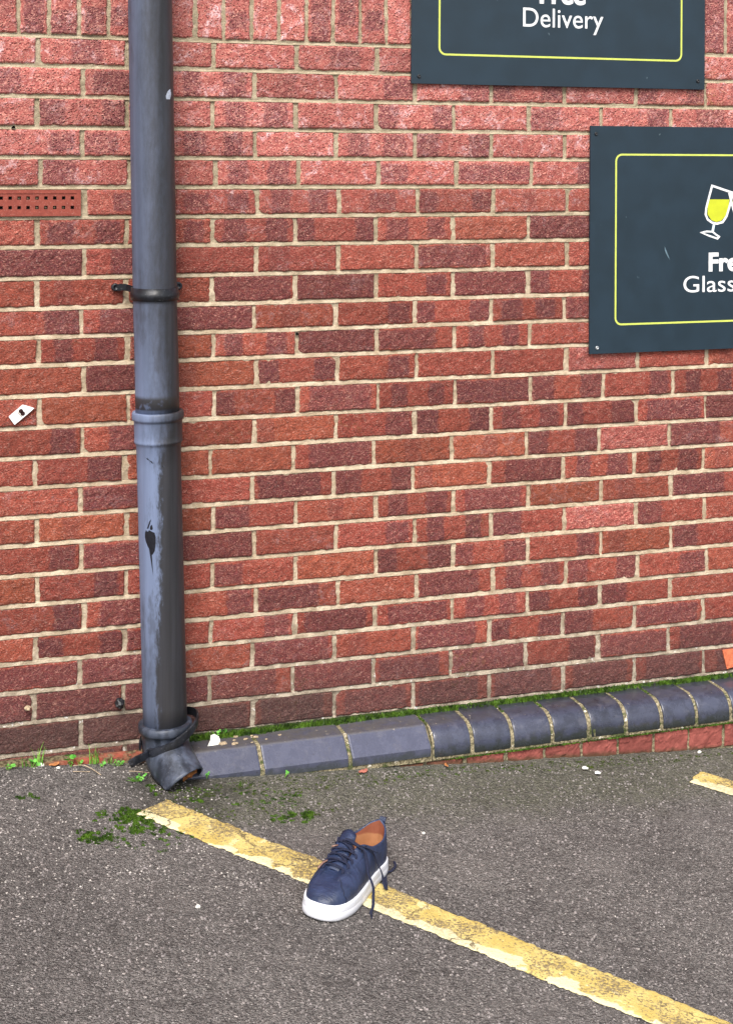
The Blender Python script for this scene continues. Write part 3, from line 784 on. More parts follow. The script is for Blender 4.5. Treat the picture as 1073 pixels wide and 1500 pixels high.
tuft_field('algae_tufts', gs, M['moss2'], 3, 'thin olive moss speckled over the asphalt near the wall foot')

# ------------------------------------------------------------------ loose chippings (real stones catching light)
r = random.Random(21); V = []; F = []
def chip(V, F, x, y, s, r):
    b = len(V); z = float(gsurf(x, y)) + s * .15; n = 5; a0 = r.uniform(0, 6.28)
    top = []
    for i in range(n):
        a = a0 + 6.283 * i / n; q = s * r.uniform(.6, 1.2); V.append((x + q * math.cos(a), y + q * math.sin(a), z - s * .3))
    for i in range(n):
        a = a0 + 6.283 * i / n; q = s * r.uniform(.3, .8); V.append((x + q * math.cos(a), y + q * math.sin(a), z + s * r.uniform(.25, .6)))
    F += [(b + i, b + (i + 1) % n, b + n + (i + 1) % n, b + n + i) for i in range(n)]; F.append(tuple(b + n + i for i in range(n)))
def chips(name, n, mat, smin, smax, label, region, seed):
    r = random.Random(seed); V = []; F = []
    for _ in range(n):
        x = r.uniform(*region[0]); y = r.uniform(*region[1])
        if y > -.16 and x > .2: continue
        chip(V, F, x, y, r.uniform(smin, smax), r)
    tag(mk(name, V, F, mat), label, kind='stuff')
M['chip1'] = simple('pale_chipping', hexc('aaa39c'), .8, .35, 25)
M['chip2'] = simple('grey_chipping', hexc('7a7371'), .85, .45, 25)
chips('pale_grit', 2200, M['chip1'], .0009, .0022, 'pale stone grit set in the asphalt', ((-.7, 2.6), (-2.0, -.02)), 1)
chips('pale_grit', 600, M['chip1'], .0014, .0032, 'loose pale grit washed out below the downpipe', ((-.4, .3), (-.75, -.03)), 4)
chips('grey_grit', 16000, M['chip2'], .0015, .0038, 'grey chippings standing proud of the asphalt', ((-.7, 2.6), (-2.0, -.02)), 2)

# ------------------------------------------------------------------ downpipe
def frames(pts):
    out = []; P = [Vector(p) for p in pts]; up = Vector((1, 0, 0))
    for i, p in enumerate(P):
        t_ = (P[min(i + 1, len(P) - 1)] - P[max(i - 1, 0)]).normalized()
        x = (up - t_ * up.dot(t_)).normalized(); y = t_.cross(x); out.append((p, x, y, t_)); up = x
    return out
def tube(V, F, pts, rad, n=40, ring=None, close=True, flat=None):
    """rad: number or list; ring: list to receive (angle, z) attributes"""
    b = len(V); fr = frames(pts)
    for i, (p, x, y, t_) in enumerate(fr):
        q = rad[i] if isinstance(rad, (list, tuple)) else rad
        for k in range(n):
            a = 2 * math.pi * k / n; f = (1, 1) if flat is None else flat
            v = p + x * (q * f[0] * math.cos(a)) + y * (q * f[1] * math.sin(a)); V.append(tuple(v))
            if ring is not None:
                d = v - p; ring += [math.atan2(d.x, -d.y) / math.pi, p.z, 0]
    for i in range(len(fr) - 1): F += [(b + i * n + k, b + i * n + (k + 1) % n, b + (i + 1) * n + (k + 1) % n, b + (i + 1) * n + k) for k in range(n)]
    if close: F.append(tuple(b + k for k in range(n - 1, -1, -1))); F.append(tuple(b + (len(fr) - 1) * n + k for k in range(n)))
PY = -.088
def axu(z): return .1754 - (z - .93) * .0215 if z < 1.2 else .1678 - (z - 1.2) * .0215      # lean of the upper length
def axl(z): return .1765 + (.92 - z) * .0288
dp = empty('downpipe', (.2, PY, .02), label='grey plastic downpipe with a ragged black scuff, leaning down the wall to a black shoe', cat='drainpipe')
V = []; F = []; A = []
zs = [3.0, 2.4, 2.0, 1.7, 1.4, 1.2, 1.05, .98, .93]
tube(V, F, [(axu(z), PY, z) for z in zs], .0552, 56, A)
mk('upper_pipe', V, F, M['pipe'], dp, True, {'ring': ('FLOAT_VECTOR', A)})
V = []; F = []; A = []
prof = [(.9375, .0558), (.9380, .0635), (.9350, .0650), (.9230, .0655), (.9185, .0645), (.9165, .0612), (.9135, .0605), (.880, .0603), (.868, .0602), (.8655, .0612), (.8620, .0610), (.8590, .0590), (.8530, .0562),
        (.80, .0555), (.70, .0555), (.60, .0555), (.50, .0555), (.40, .0555), (.30, .0555), (.20, .0555), (.13, .0555)]
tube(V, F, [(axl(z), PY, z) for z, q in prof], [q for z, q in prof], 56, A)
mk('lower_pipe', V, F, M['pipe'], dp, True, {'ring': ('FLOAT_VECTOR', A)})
# scuffs: thin skins of black revealed plastic lying on the pipe surface
def scuff(name, pts, ax, rad, label=None, mat=None):
    """pts: outline in (theta deg from front, z)"""
    V = []; 
    cx = sum(p[0] for p in pts) / len(pts); cz_ = sum(p[1] for p in pts) / len(pts); F = []
    def at(th, z, rr=rad): a = R(th); return (ax(z) + rr * math.sin(a), PY - rr * math.cos(a), z)
    n = len(pts); V = [at(*p) for p in pts] + [at((p[0] + cx) / 2, (p[1] + cz_) / 2) for p in pts] + [at(cx, cz_)]
    F = [(i, (i + 1) % n, n + (i + 1) % n, n + i) for i in range(n)] + [(n + i, n + (i + 1) % n, 2 * n) for i in range(n)]
    o = mk(name, V, F, mat or M['scuff'], dp, smooth=True)
    if label: o['label'] = label
M['scuff'] = simple('black_scuff', hexc('17181f'), .35, .4, 200)
F0 = -19   # angle that faces the camera
def pxth(dx): return F0 + math.degrees(math.asin(max(-.98, min(.98, dx / 32.))))   # offset from the axis, as seen, in photo px
sc = [(-18.5, .642), (-17, .648), (-14.5, .6445), (-12, .649), (-8, .646), (-4, .6435), (-2.5, .632), (-3.2, .612), (-4.5, .598), (-8, .588), (-10.5, .590), (-11.5, .599), (-14.5, .607), (-17.5, .619), (-19, .630)]
scuff('scuff_mark', [(pxth(a), z) for a, z in sc], axl, .0559, 'large black scuff on the lower pipe')
scuff('scuff_mark', [(pxth(a), z) for a, z in ((-15.5, .652), (-11, .672), (-8.5, .677), (-10, .668), (-13, .653))], axl, .0559)
scuff('scuff_mark', [(pxth(a), z) for a, z in ((-11, .651), (-10, .660), (-7.5, .663), (-6.5, .655), (-7.5, .650))], axl, .0559)
scuff('scuff_mark', [(pxth(a), z) for a, z in ((-13, .603), (-9, .592), (-8.5, .575), (-7.5, .535), (-9.5, .560), (-11.5, .585))], axl, .0559)
for k, (a0, z0, a1, z1, w_) in enumerate(((-16, .83, -8, .822, 1.2), (-9, .823, -3, .815, 1.4), (-12, .832, -7, .812, .8), (8, .81, 11, .806, .8))):
    scuff('scuff_mark', [(pxth(a0), z0), (pxth((a0 + a1) / 2), (z0 + z1) / 2 + .002 * w_), (pxth(a1), z1), (pxth((a0 + a1) / 2), (z0 + z1) / 2 - .0015 * w_)], axl, .0559)
M['splat'] = simple('pale_splash', hexc('a9b1c0'), .6, .2, 200)
scuff('paint_splash', [(pxth(26), 1.742), (pxth(29), 1.748), (pxth(30), 1.735), (pxth(28.5), 1.722), (pxth(24), 1.722), (pxth(23.5), 1.730)], lambda z: axu(z), .0556, 'pale splash on the upper pipe', M['splat'])
# bracket strap with two ears
V = []; F = []
zb = 1.234; cx = axu(zb)
bp = [(zb - .0155, .0556), (zb - .0155, .0598), (zb - .0105, .0602), (zb - .009, .0612), (zb + .003, .0612), (zb + .0045, .0596), (zb + .0155, .0594), (zb + .0155, .0556)]
for z, q in bp:
    for k in range(48):
        a = 2 * math.pi * k / 48; V.append((cx + q * math.cos(a), PY + q * math.sin(a), z))
F = [(j * 48 + k, j * 48 + (k + 1) % 48, (j + 1) * 48 + (k + 1) % 48, (j + 1) * 48 + k) for j in range(len(bp) - 1) for k in range(48)]
clip = mk('pipe_bracket', V, F, M['black'], dp, True)
clip['label'] = 'black bracket strap with an ear each side, clasping the upper pipe'
def ear(sgn):
    V = []; F = []; n = 20
    # arm from the strap back to the wall and a round lug against the brick
    ex = cx + (.072 if sgn > 0 else -.082); 
    arm = [(cx + sgn * .052, PY + .018, zb + .010), (cx + sgn * .058, -.045, zb + .011), (cx + sgn * .062, -.018, zb + .011), (cx + sgn * .070, -.012, zb + .011), (ex, -.0115, zb + .011)]
    for i, p in enumerate(arm):
        d = .0085; V += [(p[0], p[1] - .003, p[2] - d), (p[0] + .0, p[1] + .003, p[2] - d), (p[0], p[1] + .003, p[2] + d), (p[0], p[1] - .003, p[2] + d)]
    for i in range(len(arm) - 1): F += [(i * 4 + k, i * 4 + (k + 1) % 4, (i + 1) * 4 + (k + 1) % 4, (i + 1) * 4 + k) for k in range(4)]
    o = mk('ear', V, F, M['black'], clip, world=False); o.matrix_parent_inverse = Matrix.Identity(4)
    V = []; F = []
    for (yy, q) in ((-.001, .0102), (-.012, .0102), (-.0138, .0088), (-.0138, .005), (-.0118, .004), (-.0118, .0001)):
        V += [(ex + sgn * .004 + q * math.cos(6.2832 * k / n), yy, zb + .011 + q * math.sin(6.2832 * k / n)) for k in range(n)]
    F = [(j * n + k, j * n + (k + 1) % n, (j + 1) * n + (k + 1) % n, (j + 1) * n + k) for j in range(5) for k in range(n)]
    o = mk('lug', V, F, M['black'], clip, True, world=False)
ear(-1); ear(1)
# broken loose strap hanging round the pipe foot
def bez(p, n):
    P = [Vector(q) for q in p]; out = []
    for i in range(len(P) - 1):
        a = P[max(i - 1, 0)]; b = P[i]; c = P[i + 1]; d = P[min(i + 2, len(P) - 1)]
        for k in range(n):
            t_ = k / n; out.append(.5 * ((2 * b) + (c - a) * t_ + (2 * a - 5 * b + 4 * c - d) * t_ ** 2 + (3 * b - a - 3 * c + d) * t_ ** 3))
    out.append(P[-1]); return out
cx = axl(.13)
# collar on top of the shoe
V = []; F = []
cp = [(.1490, .0560), (.1530, .0600), (.1535, .0640), (.1510, .0672), (.1420, .0682), (.1345, .0672), (.1310, .0635), (.1300, .0610), (.118, .0600), (.10, .0595), (.08, .059)]
tube(V, F, [(axl(z), PY, z) for z, q in cp], [q for z, q in cp], 56)
shoe_top = mk('shoe_collar', V, F, M['black2'], dp, True)
V = []; F = []
loop = []
for k in range(0, 31):
    a = R(205 + k * 11.0)     # starts at left-front, sweeps round the front to the right, back, and to the left again
    rr = .0695 + .006 * max(0, math.cos(a - R(20)))
    x = cx + .006 + rr * math.cos(a); y = PY - .002 + rr * math.sin(a)
    tz = (x - (cx)) / .07
    z = .123 + .033 * tz + .008 * math.sin(a)
    loop.append((x, y, z))
tail = [(.095, -.170, .086), (.112, -.166, .094), (.134, -.150, .094)]
pts = bez(tail + [tuple(p) for p in loop[1:]], 3)
def strap(V, F, pts, hw, ht, cen):
    b = len(V)
    P = [Vector(p) for p in pts]
    for i, p in enumerate(P):
        t_ = (P[min(i + 1, len(P) - 1)] - P[max(i - 1, 0)]).normalized()
        up = Vector((0, 0, 1)); up = (up - t_ * up.dot(t_)).normalized(); o_ = t_.cross(up)
        for (a, c) in ((-1, -1), (1, -.85), (1.25, -.25), (1.25, .25), (1, .85), (-1, 1)):
            V.append(tuple(p + o_ * ht * a + up * hw * c))
    for i in range(len(P) - 1): F += [(b + i * 6 + k, b + i * 6 + (k + 1) % 6, b + (i + 1) * 6 + (k + 1) % 6, b + (i + 1) * 6 + k) for k in range(6)]
    F.append(tuple(b + k for k in range(5, -1, -1))); F.append(tuple(b + (len(P) - 1) * 6 + k for k in range(6)))
strap(V, F, pts, .0105, .0024, cx)
bmn = mk('loose_strap', V, F, M['black'], dp)
bmn['label'] = 'broken black strap hanging crooked round the foot of the pipe'
# the shoe: a bend thrown forward and to the right, open end cut on the slant
V = []; F = []
c0 = Vector((axl(.10), PY, .120)); path = bez([c0, c0 + Vector((.000, 0, -.018)), c0 + Vector((.002, -.008, -.035)), c0 + Vector((.008, -.032, -.054)), c0 + Vector((.019, -.070, -.078)), c0 + Vector((.034, -.120, -.108)), c0 + Vector((.052, -.180, -.142))], 3)
n = 56; fr = frames(path); rads = [.0600 - .0015 * min(1, i / 8) for i in range(len(path))]
def shoe_shell(rr, V, F, flip=False):
    b = len(V); N = len(fr)
    pn = Vector((.44, -.58, -.68)).normalized(); pc = c0 + Vector((.030, -.092, -.088))
    for i, (p, x, y, t_) in enumerate(fr):
        for k in range(n):
            a = 2 * math.pi * k / n; v = p + x * (rads[i] + rr) * math.cos(a) + y * (rads[i] + rr) * math.sin(a)
            # trim by the mouth plane and the ground
            d = (v - pc).dot(pn)
            if d > 0: v = v - t_ * (d / max(.25, t_.dot(pn)))
            g = gz(v.x, v.y) + .004
            if v.z < g: v = Vector((v.x, v.y, g + (g - v.z) * .0))
            V.append(tuple(v))
    for i in range(N - 1):
        for k in range(n):
            f = (b + i * n + k, b + i * n + (k + 1) % n, b + (i + 1) * n + (k + 1) % n, b + (i + 1) * n + k); F.append(f[::-1] if flip else f)
    return b + (N - 1) * n
e0 = shoe_shell(0, V, F); e1 = shoe_shell(-.0038, V, F, True)
F += [(e0 + k, e0 + (k + 1) % n, e1 + (k + 1) % n, e1 + k) for k in range(n)]
ps = mk('pipe_shoe', V, F, M['black2'], dp, True)
ps['label'] = 'black angled outlet at the foot of the downpipe, open towards the right'
# a dead leaf lodged in the mouth
def leaf_mesh(name, outline, loc, rot, size, mat, curl=.25, thick=.0004, **k):
    V = []; F = []; n = len(outline); Mx = Matrix.Translation(loc) @ rot.to_matrix().to_4x4()
    def pt(u, v, t_): return tuple(Mx @ Vector((u * size, v * size, (curl * (u * u + v * v) + .12 * math.sin(7 * u + 3 * v)) * size + t_)))
    for t_ in (0, thick):
        V += [pt(u, v, t_) for u, v in outline] + [pt(u * .5, v * .5, t_) for u, v in outline] + [pt(0, 0, t_)]
    m = 2 * n + 1
    for s in (0, 1):
        o_ = s * m
        for i in range(n):
            f = (o_ + i, o_ + (i + 1) % n, o_ + n + (i + 1) % n, o_ + n + i); F.append(f if s else f[::-1])
            f = (o_ + n + i, o_ + n + (i + 1) % n, o_ + 2 * n); F.append(f if s else f[::-1])
    F += [(i, (i + 1) % n, m + (i + 1) % n, m + i) for i in range(n)]
    o = mk(name, V, F, mat, smooth=False); tag(o, **k); return o
from mathutils import Euler
oak = []
for i in range(28):
    a = 2 * math.pi * i / 28; q = (.75 + .25 * math.cos(2 * a)) * (1 + .22 * math.cos(7 * a)); oak.append((q * math.cos(a), .75 * q * math.sin(a)))
ell = [(math.cos(2 * math.pi * i / 14), .55 * math.sin(2 * math.pi * i / 14) * (1 + .2 * math.cos(2 * math.pi * i / 14))) for i in range(14)]
leaf_mesh('dead_leaf', oak, Vector((.248, -.155, .040)), Euler((R(25), R(-25), R(18))), .026, M['dryleaf'], label='orange brown dead leaf lodged in the mouth of the black outlet', cat='leaf')

# ------------------------------------------------------------------ things fixed to the wall
V = []; F = []
ang = R(33)
def plate(name, out, y0, y1, mat, parent=None, **k):
    n = len(out); V = [(x, y0, z) for x, z in out] + [(x, y1, z) for x, z in out]
    F = [tuple(range(n)), tuple(range(2 * n - 1, n - 1, -1))] + [(i, n + i, n + (i + 1) % n, (i + 1) % n) for i in range(n)]
    o = mk(name, V, F, mat, parent); bm = bmesh.new(); bm.from_mesh(o.data); bmesh.ops.recalc_face_normals(bm, faces=bm.faces); bm.to_mesh(o.data); bm.free()
    return tag(o, **k)
from_px = lambda u, v: (-.1829 + (u - 13) / 34 * .0571, .9394 - (v - 603) / 583.)
pv = [(12.8, 610), (14, 608.5), (33, 593.3), (38, 594.5), (49.8, 598.8), (40, 607), (21.5, 621.5), (20.5, 621)]
tb = empty('plastic_tag', (-.155, -.006, .93), label='small white pointed plastic tag stuck on the brick left of the downpipe', cat='tag')
tb_o = plate('plate', [from_px(*p) for p in pv], -.0105, -.004, simple('white_plastic', (.85, .85, .84), .4, .03), tb)
for (u, v) in ((30.2, 602), (33, 605.7)):
    c = from_px(u, v); plate('fixing_hole', [(c[0] + .0056 * math.cos(6.2832 * i / 14), c[1] + .0056 * math.sin(6.2832 * i / 14)) for i in range(14)], -.0113, -.0107, simple('dark_rust_hole', hexc('2a0d0c'), .9), tb)
s0, s1 = from_px(25, 603.5), from_px(31.5, 611.5)
plate('groove', [(s0[0], s0[1]), (s0[0] + .0015, s0[1] + .001), (s1[0] + .0015, s1[1] + .001), (s1[0], s1[1])], -.0109, -.0106, M['twig'], tb)
plate('backing', [(p[0] * 1.0 + .0012, p[1] - .0018) for p in [from_px(*q) for q in pv]], -.004, .002, M['screw_dark'], tb)
def lump(name, c, rad, mat, seed, **k):
    V = []; F = []; blob(V, F, c, rad, seed, 12, 8, .4); return tag(mk(name, V, F, mat), **k)
lump('wall_plug', (.0976, -.010, .184), (.0115, .014, .0125), M['screw_dark'], 3, label='black lump of old plug stuck in the wall left of the pipe foot', cat='plug')
wp = lump('screw_plug', (-.1335, -.008, .196), (.0085, .010, .0060), M['crumb'], 9, label='pale broken screw plug poking out of a low brick at far left', cat='plug')
drill(-.139, .207, .0038); drill(.092, .192, .003)

# ------------------------------------------------------------------ signs
def text(body, x, z, capw, bold, align, parent, y, mat, width=None, caph=None):
    cu = bpy.data.curves.new('lettering', 'FONT'); cu.body = body; cu.size = 1; cu.offset = 0; cu.resolution_u = 6
    o = bpy.data.objects.new('tmp_text', cu); COL.objects.link(o)
    dg = bpy.context.evaluated_depsgraph_get(); dg.update()
    me = bpy.data.meshes.new_from_object(o.evaluated_get(dg)); bpy.data.objects.remove(o); bpy.data.curves.remove(cu)
    co = np.array([v.co[:] for v in me.vertices]); 
    # reference cap height measured on the letter F/D/G = size*.729
    x0, x1 = co[:, 0].min(), co[:, 0].max(); sx = width / (x1 - x0); sz = caph / .729
    bm = bmesh.new(); bm.from_mesh(me)
    if bold:
        pass
    for v in bm.verts: v.co = Vector(((v.co.x - x0) * sx, 0, v.co.y * sz))
    if bold:
        # embolden by offsetting outline vertices
        bmesh.ops.dissolve_limit(bm, angle_limit=R(1), verts=bm.verts, edges=bm.edges)
        bm.normal_update(); off = {}
        for v in bm.verts:
            be = [e for e in v.link_edges if e.is_boundary]
            if len(be) < 2: continue
            nn = Vector((0, 0, 0))
            for e in be[:2]:
                f = e.link_faces[0]; l = [l for l in f.loops if l.edge == e][0]
                d = (l.link_loop_next.vert.co - l.vert.co).normalized(); m = f.normal
                nn += d.cross(m)
            if nn.length > 1e-6:
                k = nn.length / 2; off[v] = nn.normalized() * bold / max(.5, k)
        for v, d in off.items(): v.co += d
    g = bmesh.ops.extrude_face_region(bm, geom=bm.faces[:]); vs = [v for v in g['geom'] if isinstance(v, bmesh.types.BMVert)]
    bmesh.ops.translate(bm, verts=vs, vec=(0, -.0005, 0)); bmesh.ops.recalc_face_normals(bm, faces=bm.faces)
    bmesh.ops.translate(bm, verts=bm.verts, vec=(x, y, z)); me2 = bpy.data.meshes.new('lettering'); bm.to_mesh(me2); bm.free()
    me2.materials.append(mat); ob = bpy.data.objects.new('lettering', me2); COL.objects.link(ob); ob.parent = parent
    ob.matrix_parent_inverse = Matrix.Translation(parent.location).inverted(); return ob
def ribbon(name, pts, wd, y0, y1, mat, parent, closed=True):
    P = [Vector((p[0], p[1])) for p in pts]; n = len(P); L = []; Rr = []
    for i in range(n):
        a = P[(i - 1) % n] if closed or i else P[i]; c = P[(i + 1) % n] if closed or i < n - 1 else P[i]
        d1 = (P[i] - a); d2 = (c - P[i]); d1 = d1.normalized() if d1.length > 1e-9 else d2.normalized(); d2 = d2.normalized() if d2.length > 1e-9 else d1
        t_ = (d1 + d2).normalized(); nrm = Vector((-t_.y, t_.x)); k = wd / 2 / max(.45, abs(nrm.dot(Vector((-d1.y, d1.x)))))
        L.append(P[i] + nrm * k); Rr.append(P[i] - nrm * k)
    V = []; 
    for y in (y0, y1): V += [(p.x, y, p.y) for p in L] + [(p.x, y, p.y) for p in Rr]
    F = []; m = n if closed else n - 1
    for i in range(m):
        j = (i + 1) % n; F += [(i, j, n + j, n + i), (2 * n + i, 3 * n + i, 3 * n + j, 2 * n + j), (i, 2 * n + i, 2 * n + j, j), (n + i, n + j, 3 * n + j, 3 * n + i)]
    o = mk(name, V, F, mat, parent); bm = bmesh.new(); bm.from_mesh(o.data); bmesh.ops.recalc_face_normals(bm, faces=bm.faces); bm.to_mesh(o.data); bm.free(); return o
def rrect(x0, x1, z0, z1, r_):
    out = []
    for (cx_, cz_, a0) in ((x1 - r_, z1 - r_, 0), (x0 + r_, z1 - r_, 90), (x0 + r_, z0 + r_, 180), (x1 - r_, z0 + r_, 270)):
        out += [(cx_ + r_ * math.cos(R(a0 + 15 * i)), cz_ + r_ * math.sin(R(a0 + 15 * i))) for i in range(7)]
    return out
def sign(x0, x1, z0, z1, label, screws):
    s = empty('wall_sign', ((x0 + x1) / 2, -.008, z0), label=label, cat='sign', group='dark signs screwed to the brick wall')
    out = [(x0, z0), (x1, z0), (x1, z1), (x0, z1)]
    p = plate('panel', out, -.0115, -.0055, M['panel'], s)
    V = []; F = []
    for (x, z, mt) in screws:
        V = []; F = []; n = 16
        for (yy, q) in ((-.0115, .0052), (-.0140, .0050), (-.0150, .0036), (-.0150, .0022), (-.0138, .0018), (-.0138, .0001)):
            V += [(x + q * math.cos(6.2832 * k / n), yy, z + q * math.sin(6.2832 * k / n)) for k in range(n)]
        F = [(j * n + k, j * n + (k + 1) % n, (j + 1) * n + (k + 1) % n, (j + 1) * n + k) for j in range(5) for k in range(n)]
        mk('screw', V, F, mt, s, True)
    bd = .081
    ribbon('border_line', rrect(x0 + bd, x1 - bd + .004, z0 + bd, z1 - bd, .019), .0052, -.0119, -.0112, M['line_vinyl'], s)
    return s
s1 = sign(.8797, 1.7848, 1.7805, 2.425, 'dark sign at the top reading Free Delivery inside a thin yellow frame', [(.9016, 1.8002, M['screw_dark']), (1.7621, 1.8046, M['screw_dark']), (.9016, 2.404, M['screw_dark']), (1.7621, 2.404, M['screw_dark'])])
text('Delivery', 1.2096, 1.9455, 0, .0, 0, s1, -.0114, M['white_vinyl'], .2476, .056)
text('Free', 1.262, 2.0135, 0, .0026, 0, s1, -.0114, M['white_vinyl'], .137, .056)
s2 = sign(1.4190, 2.324, 1.0265, 1.6715, 'dark sign at the right edge reading Free Glass under two toasting wine glasses', [(1.4360, 1.6490, M['screw_dark']), (1.4427, 1.0435, M['screw_light']), (2.303, 1.649, M['screw_dark']), (2.303, 1.0435, M['screw_light'])])
text('Glass', 1.7183, 1.1935, 0, .0, 0, s2, -.0114, M['white_vinyl'], .171, .050)
text('Free', 1.8036, 1.2551, 0, .0026, 0, s2, -.0114, M['white_vinyl'], .129, .053)
GS = -.0035
bowl = [[1.8144, 1.5015], [1.8037, 1.4657], [1.7955, 1.4372], [1.7935, 1.4181], [1.8000, 1.4038], [1.815, 1.3942], [1.8314, 1.3911], [1.8505, 1.3958], [1.8631, 1.4128], [1.8735, 1.4439], [1.884, 1.4808]]
foot = [[1.7798, 1.3659], [1.797, 1.3690], [1.8164, 1.3680], [1.8290, 1.3590], [1.8387, 1.3533], [1.8332, 1.3476], [1.8060, 1.3560]]
stem1 = [[1.8221, 1.3917], [1.8168, 1.3682]]
liq = [[1.8070, 1.4619], [1.8729, 1.4616], [1.8687, 1.4368], [1.8579, 1.4115], [1.8452, 1.3996], [1.8289, 1.3959], [1.8125, 1.4017], [1.8000, 1.4185], [1.8002, 1.4395]]
for L__ in (bowl, foot, stem1, liq):
    for p_ in L__: p_[0] += GS
mir = lambda pts: [[2 * 1.8745 - p[0], p[1] - .003] for p in pts]
for f_ in (lambda p: p, mir):
    d_ = 0 if f_([[1.8, 1.]])[0][0] == 1.8 else .0002
    ribbon('glass_icon', f_(bowl), .0062, -.0124 - d_, -.0113, M['white_vinyl'], s2)
    ribbon('glass_icon', f_(stem1), .0075, -.0122 - d_, -.0113, M['pale_vinyl'], s2, closed=False)
    ribbon('glass_icon', f_(foot), .0052, -.0123 - d_, -.0113, M['white_vinyl'], s2)
    plate('liquid', f_(liq), -.0119, -.0113, M['lime_vinyl'], s2)
sc_ = [(1.6565, 1.328), (1.661, 1.318), (1.667, 1.305), (1.674, 1.289), (1.668, 1.296), (1.661, 1.307), (1.657, 1.318)]
plate('scratch', sc_, -.0118, -.0114, simple('pale_scratch', hexc('5f7682'), .7, .3, 300), s2)

# ------------------------------------------------------------------ the lost trainer
def crv(st, t_):
    """Catmull-Rom through stations st at parameter t_ in [0,len-1]"""
    i = min(int(t_), len(st) - 2); f = t_ - i
    a, b, c, d = st[max(i - 1, 0)], st[i], st[i + 1], st[min(i + 2, len(st) - 1)]
    return [.5 * ((2 * q) + (s - p) * f + (2 * p - 5 * q + 4 * s - u) * f * f + (3 * q - p - 3 * s + u) * f ** 3) for p, q, s, u in zip(a, b, c, d)]
# half outlines, toe at 0 towards the heel at -L: (xb, yb, xt, yt, zt)
ST = [(0, 0, -.096, 0, .064), (-.004, .0195, -.097, .008, .0645), (-.018, .036, -.101, .0145, .068), (-.045, .0480, -.112, .0180, .0725), (-.080, .0530, -.128, .0200, .079),
      (-.120, .0505, -.147, .0220, .088), (-.160, .0450, -.163, .0260, .096), (-.200, .0400, -.180, .0340, .096), (-.236, .0370, -.214, .0385, .082),
      (-.268, .0340, -.258, .0350, .083), (-.293, .0225, -.286, .0200, .098), (-.302, 0, -.295, 0, .108)]
def yoff(x, y): return -.012 * max(0., min(1., (x + .30) / .10)) if x < -.2 else -.012      # throat sits towards the inner side
def bendy(x): return -.004 * math.sin(min(1, -x / .31) * math.pi * .9)     # centre line of the last
def full(nper=7):
    T = [k / nper for k in range((len(ST) - 1) * nper + 1)]
    left = [crv(ST, t_) for t_ in T]; out = []
    for p in left: out.append((p[0], p[1], p[2], p[3] + yoff(p[2], 1), p[4]))
    for p in left[-2:0:-1]: out.append((p[0], -p[1], p[2], -p[3] + yoff(p[2], 1), p[4]))
    return out
OUT = full()
SOLE_H = .030
def loc(p): return Vector((p[0], p[1] + bendy(p[0]), p[2]))
toe = Vector((.353, -.892)); heel = Vector((.582, -.662)); dirv = (toe - heel).normalized()
gn = Vector((-GB, -GC, 1)).normalized()
fx = (Vector((dirv.x, dirv.y, 0)) - gn * Vector((dirv.x, dirv.y, 0)).dot(gn)).normalized(); fy = gn.cross(fx)
SM = Matrix(((fx.x, fy.x, gn.x, toe.x), (fx.y, fy.y, gn.y, toe.y), (fx.z, fy.z, gn.z, gz(toe.x, toe.y) + .0015), (0, 0, 0, 1)))
shoe = empty('trainer'); shoe.matrix_world = SM
tag(shoe, 'navy leather lace-up trainer with thick white sole lying on the yellow line', 'shoe')
def sk(name, V, F, mat, smooth=True, sub=0, label=None, parent=None, attrs=None):
    o = mk(name, V, F, mat, None, smooth, attrs)
    bm = bmesh.new(); bm.from_mesh(o.data); bmesh.ops.remove_doubles(bm, verts=bm.verts, dist=1e-6); bmesh.ops.recalc_face_normals(bm, faces=bm.faces); bm.to_mesh(o.data); bm.free()
    if smooth: o.data.polygons.foreach_set('use_smooth', [True] * len(o.data.polygons))
    o.parent = parent or shoe
    if parent: o.parent = parent
    if sub: md = o.modifiers.new('sub', 'SUBSURF'); md.levels = sub; md.render_levels = sub
    if label: o['label'] = label
    return o
def mat_leather():
    t = NT('navy_leather', .36, .5); P = t.pos
    tc = t.n('ShaderNodeTexCoord').outputs['Object']
    n = t.noise(tc, 30, 4); g = t.vor(tc, 900)
    col = t.mix(t.step(n, .3, .7), hexc('1d2840'), hexc('2a3655'))
    return t.out(col, t.step(n, .3, .7, .36, .48), t.bump(t.M('ADD', t.M('MULTIPLY', g, .25), t.M('ADD', t.M('MULTIPLY', t.noise(t.map(tc, (2.2, .6, 1)), 45, 4, .6, .8), 2.6), t.M('MULTIPLY', t.noise(tc, 14, 2), 2.))), .0016, .6))
M['leather'] = mat_leather()
def mat_sole():
    t = NT('white_rubber_sole', .5, .5); tc = t.n('ShaderNodeTexCoord').outputs['Object']; z = t.xyz(tc)[2]
    d = t.step(t.M('ADD', z, t.M('MULTIPLY', t.M('SUBTRACT', t.noise(tc, 60, 4, .7), .5), .016)), .009, .001)
    sc = t.M('MULTIPLY', t.step(t.noise(t.map(tc, (.5, 1, 2.)), 70, 5, .75), .58, .68), .4)
    col = t.mix(t.M('MAXIMUM', t.M('MULTIPLY', d, .65), sc), (.70, .71, .75, 1), hexc('9a9590'))
    return t.out(col, None, t.bump(t.noise(tc, 160, 4), .0006, .5))
M['sole'] = mat_sole()
def mat_lining():
    t = NT('tan_leather_lining', .7, .4); tc = t.n('ShaderNodeTexCoord').outputs['Object']; z = t.xyz(tc)[2]
    n = t.noise(tc, 60, 4)
    f = t.step(t.M('ADD', z, t.M('MULTIPLY', t.M('SUBTRACT', n, .5), .008)), .079, .074)
    col = t.mix(f, t.mix(n, hexc('74402c'), hexc('8b5038')), t.mix(n, hexc('93623f'), hexc('ab7a55')))
    return t.out(col, None, t.bump(n, .0012, .6))
M['tan'] = mat_lining()
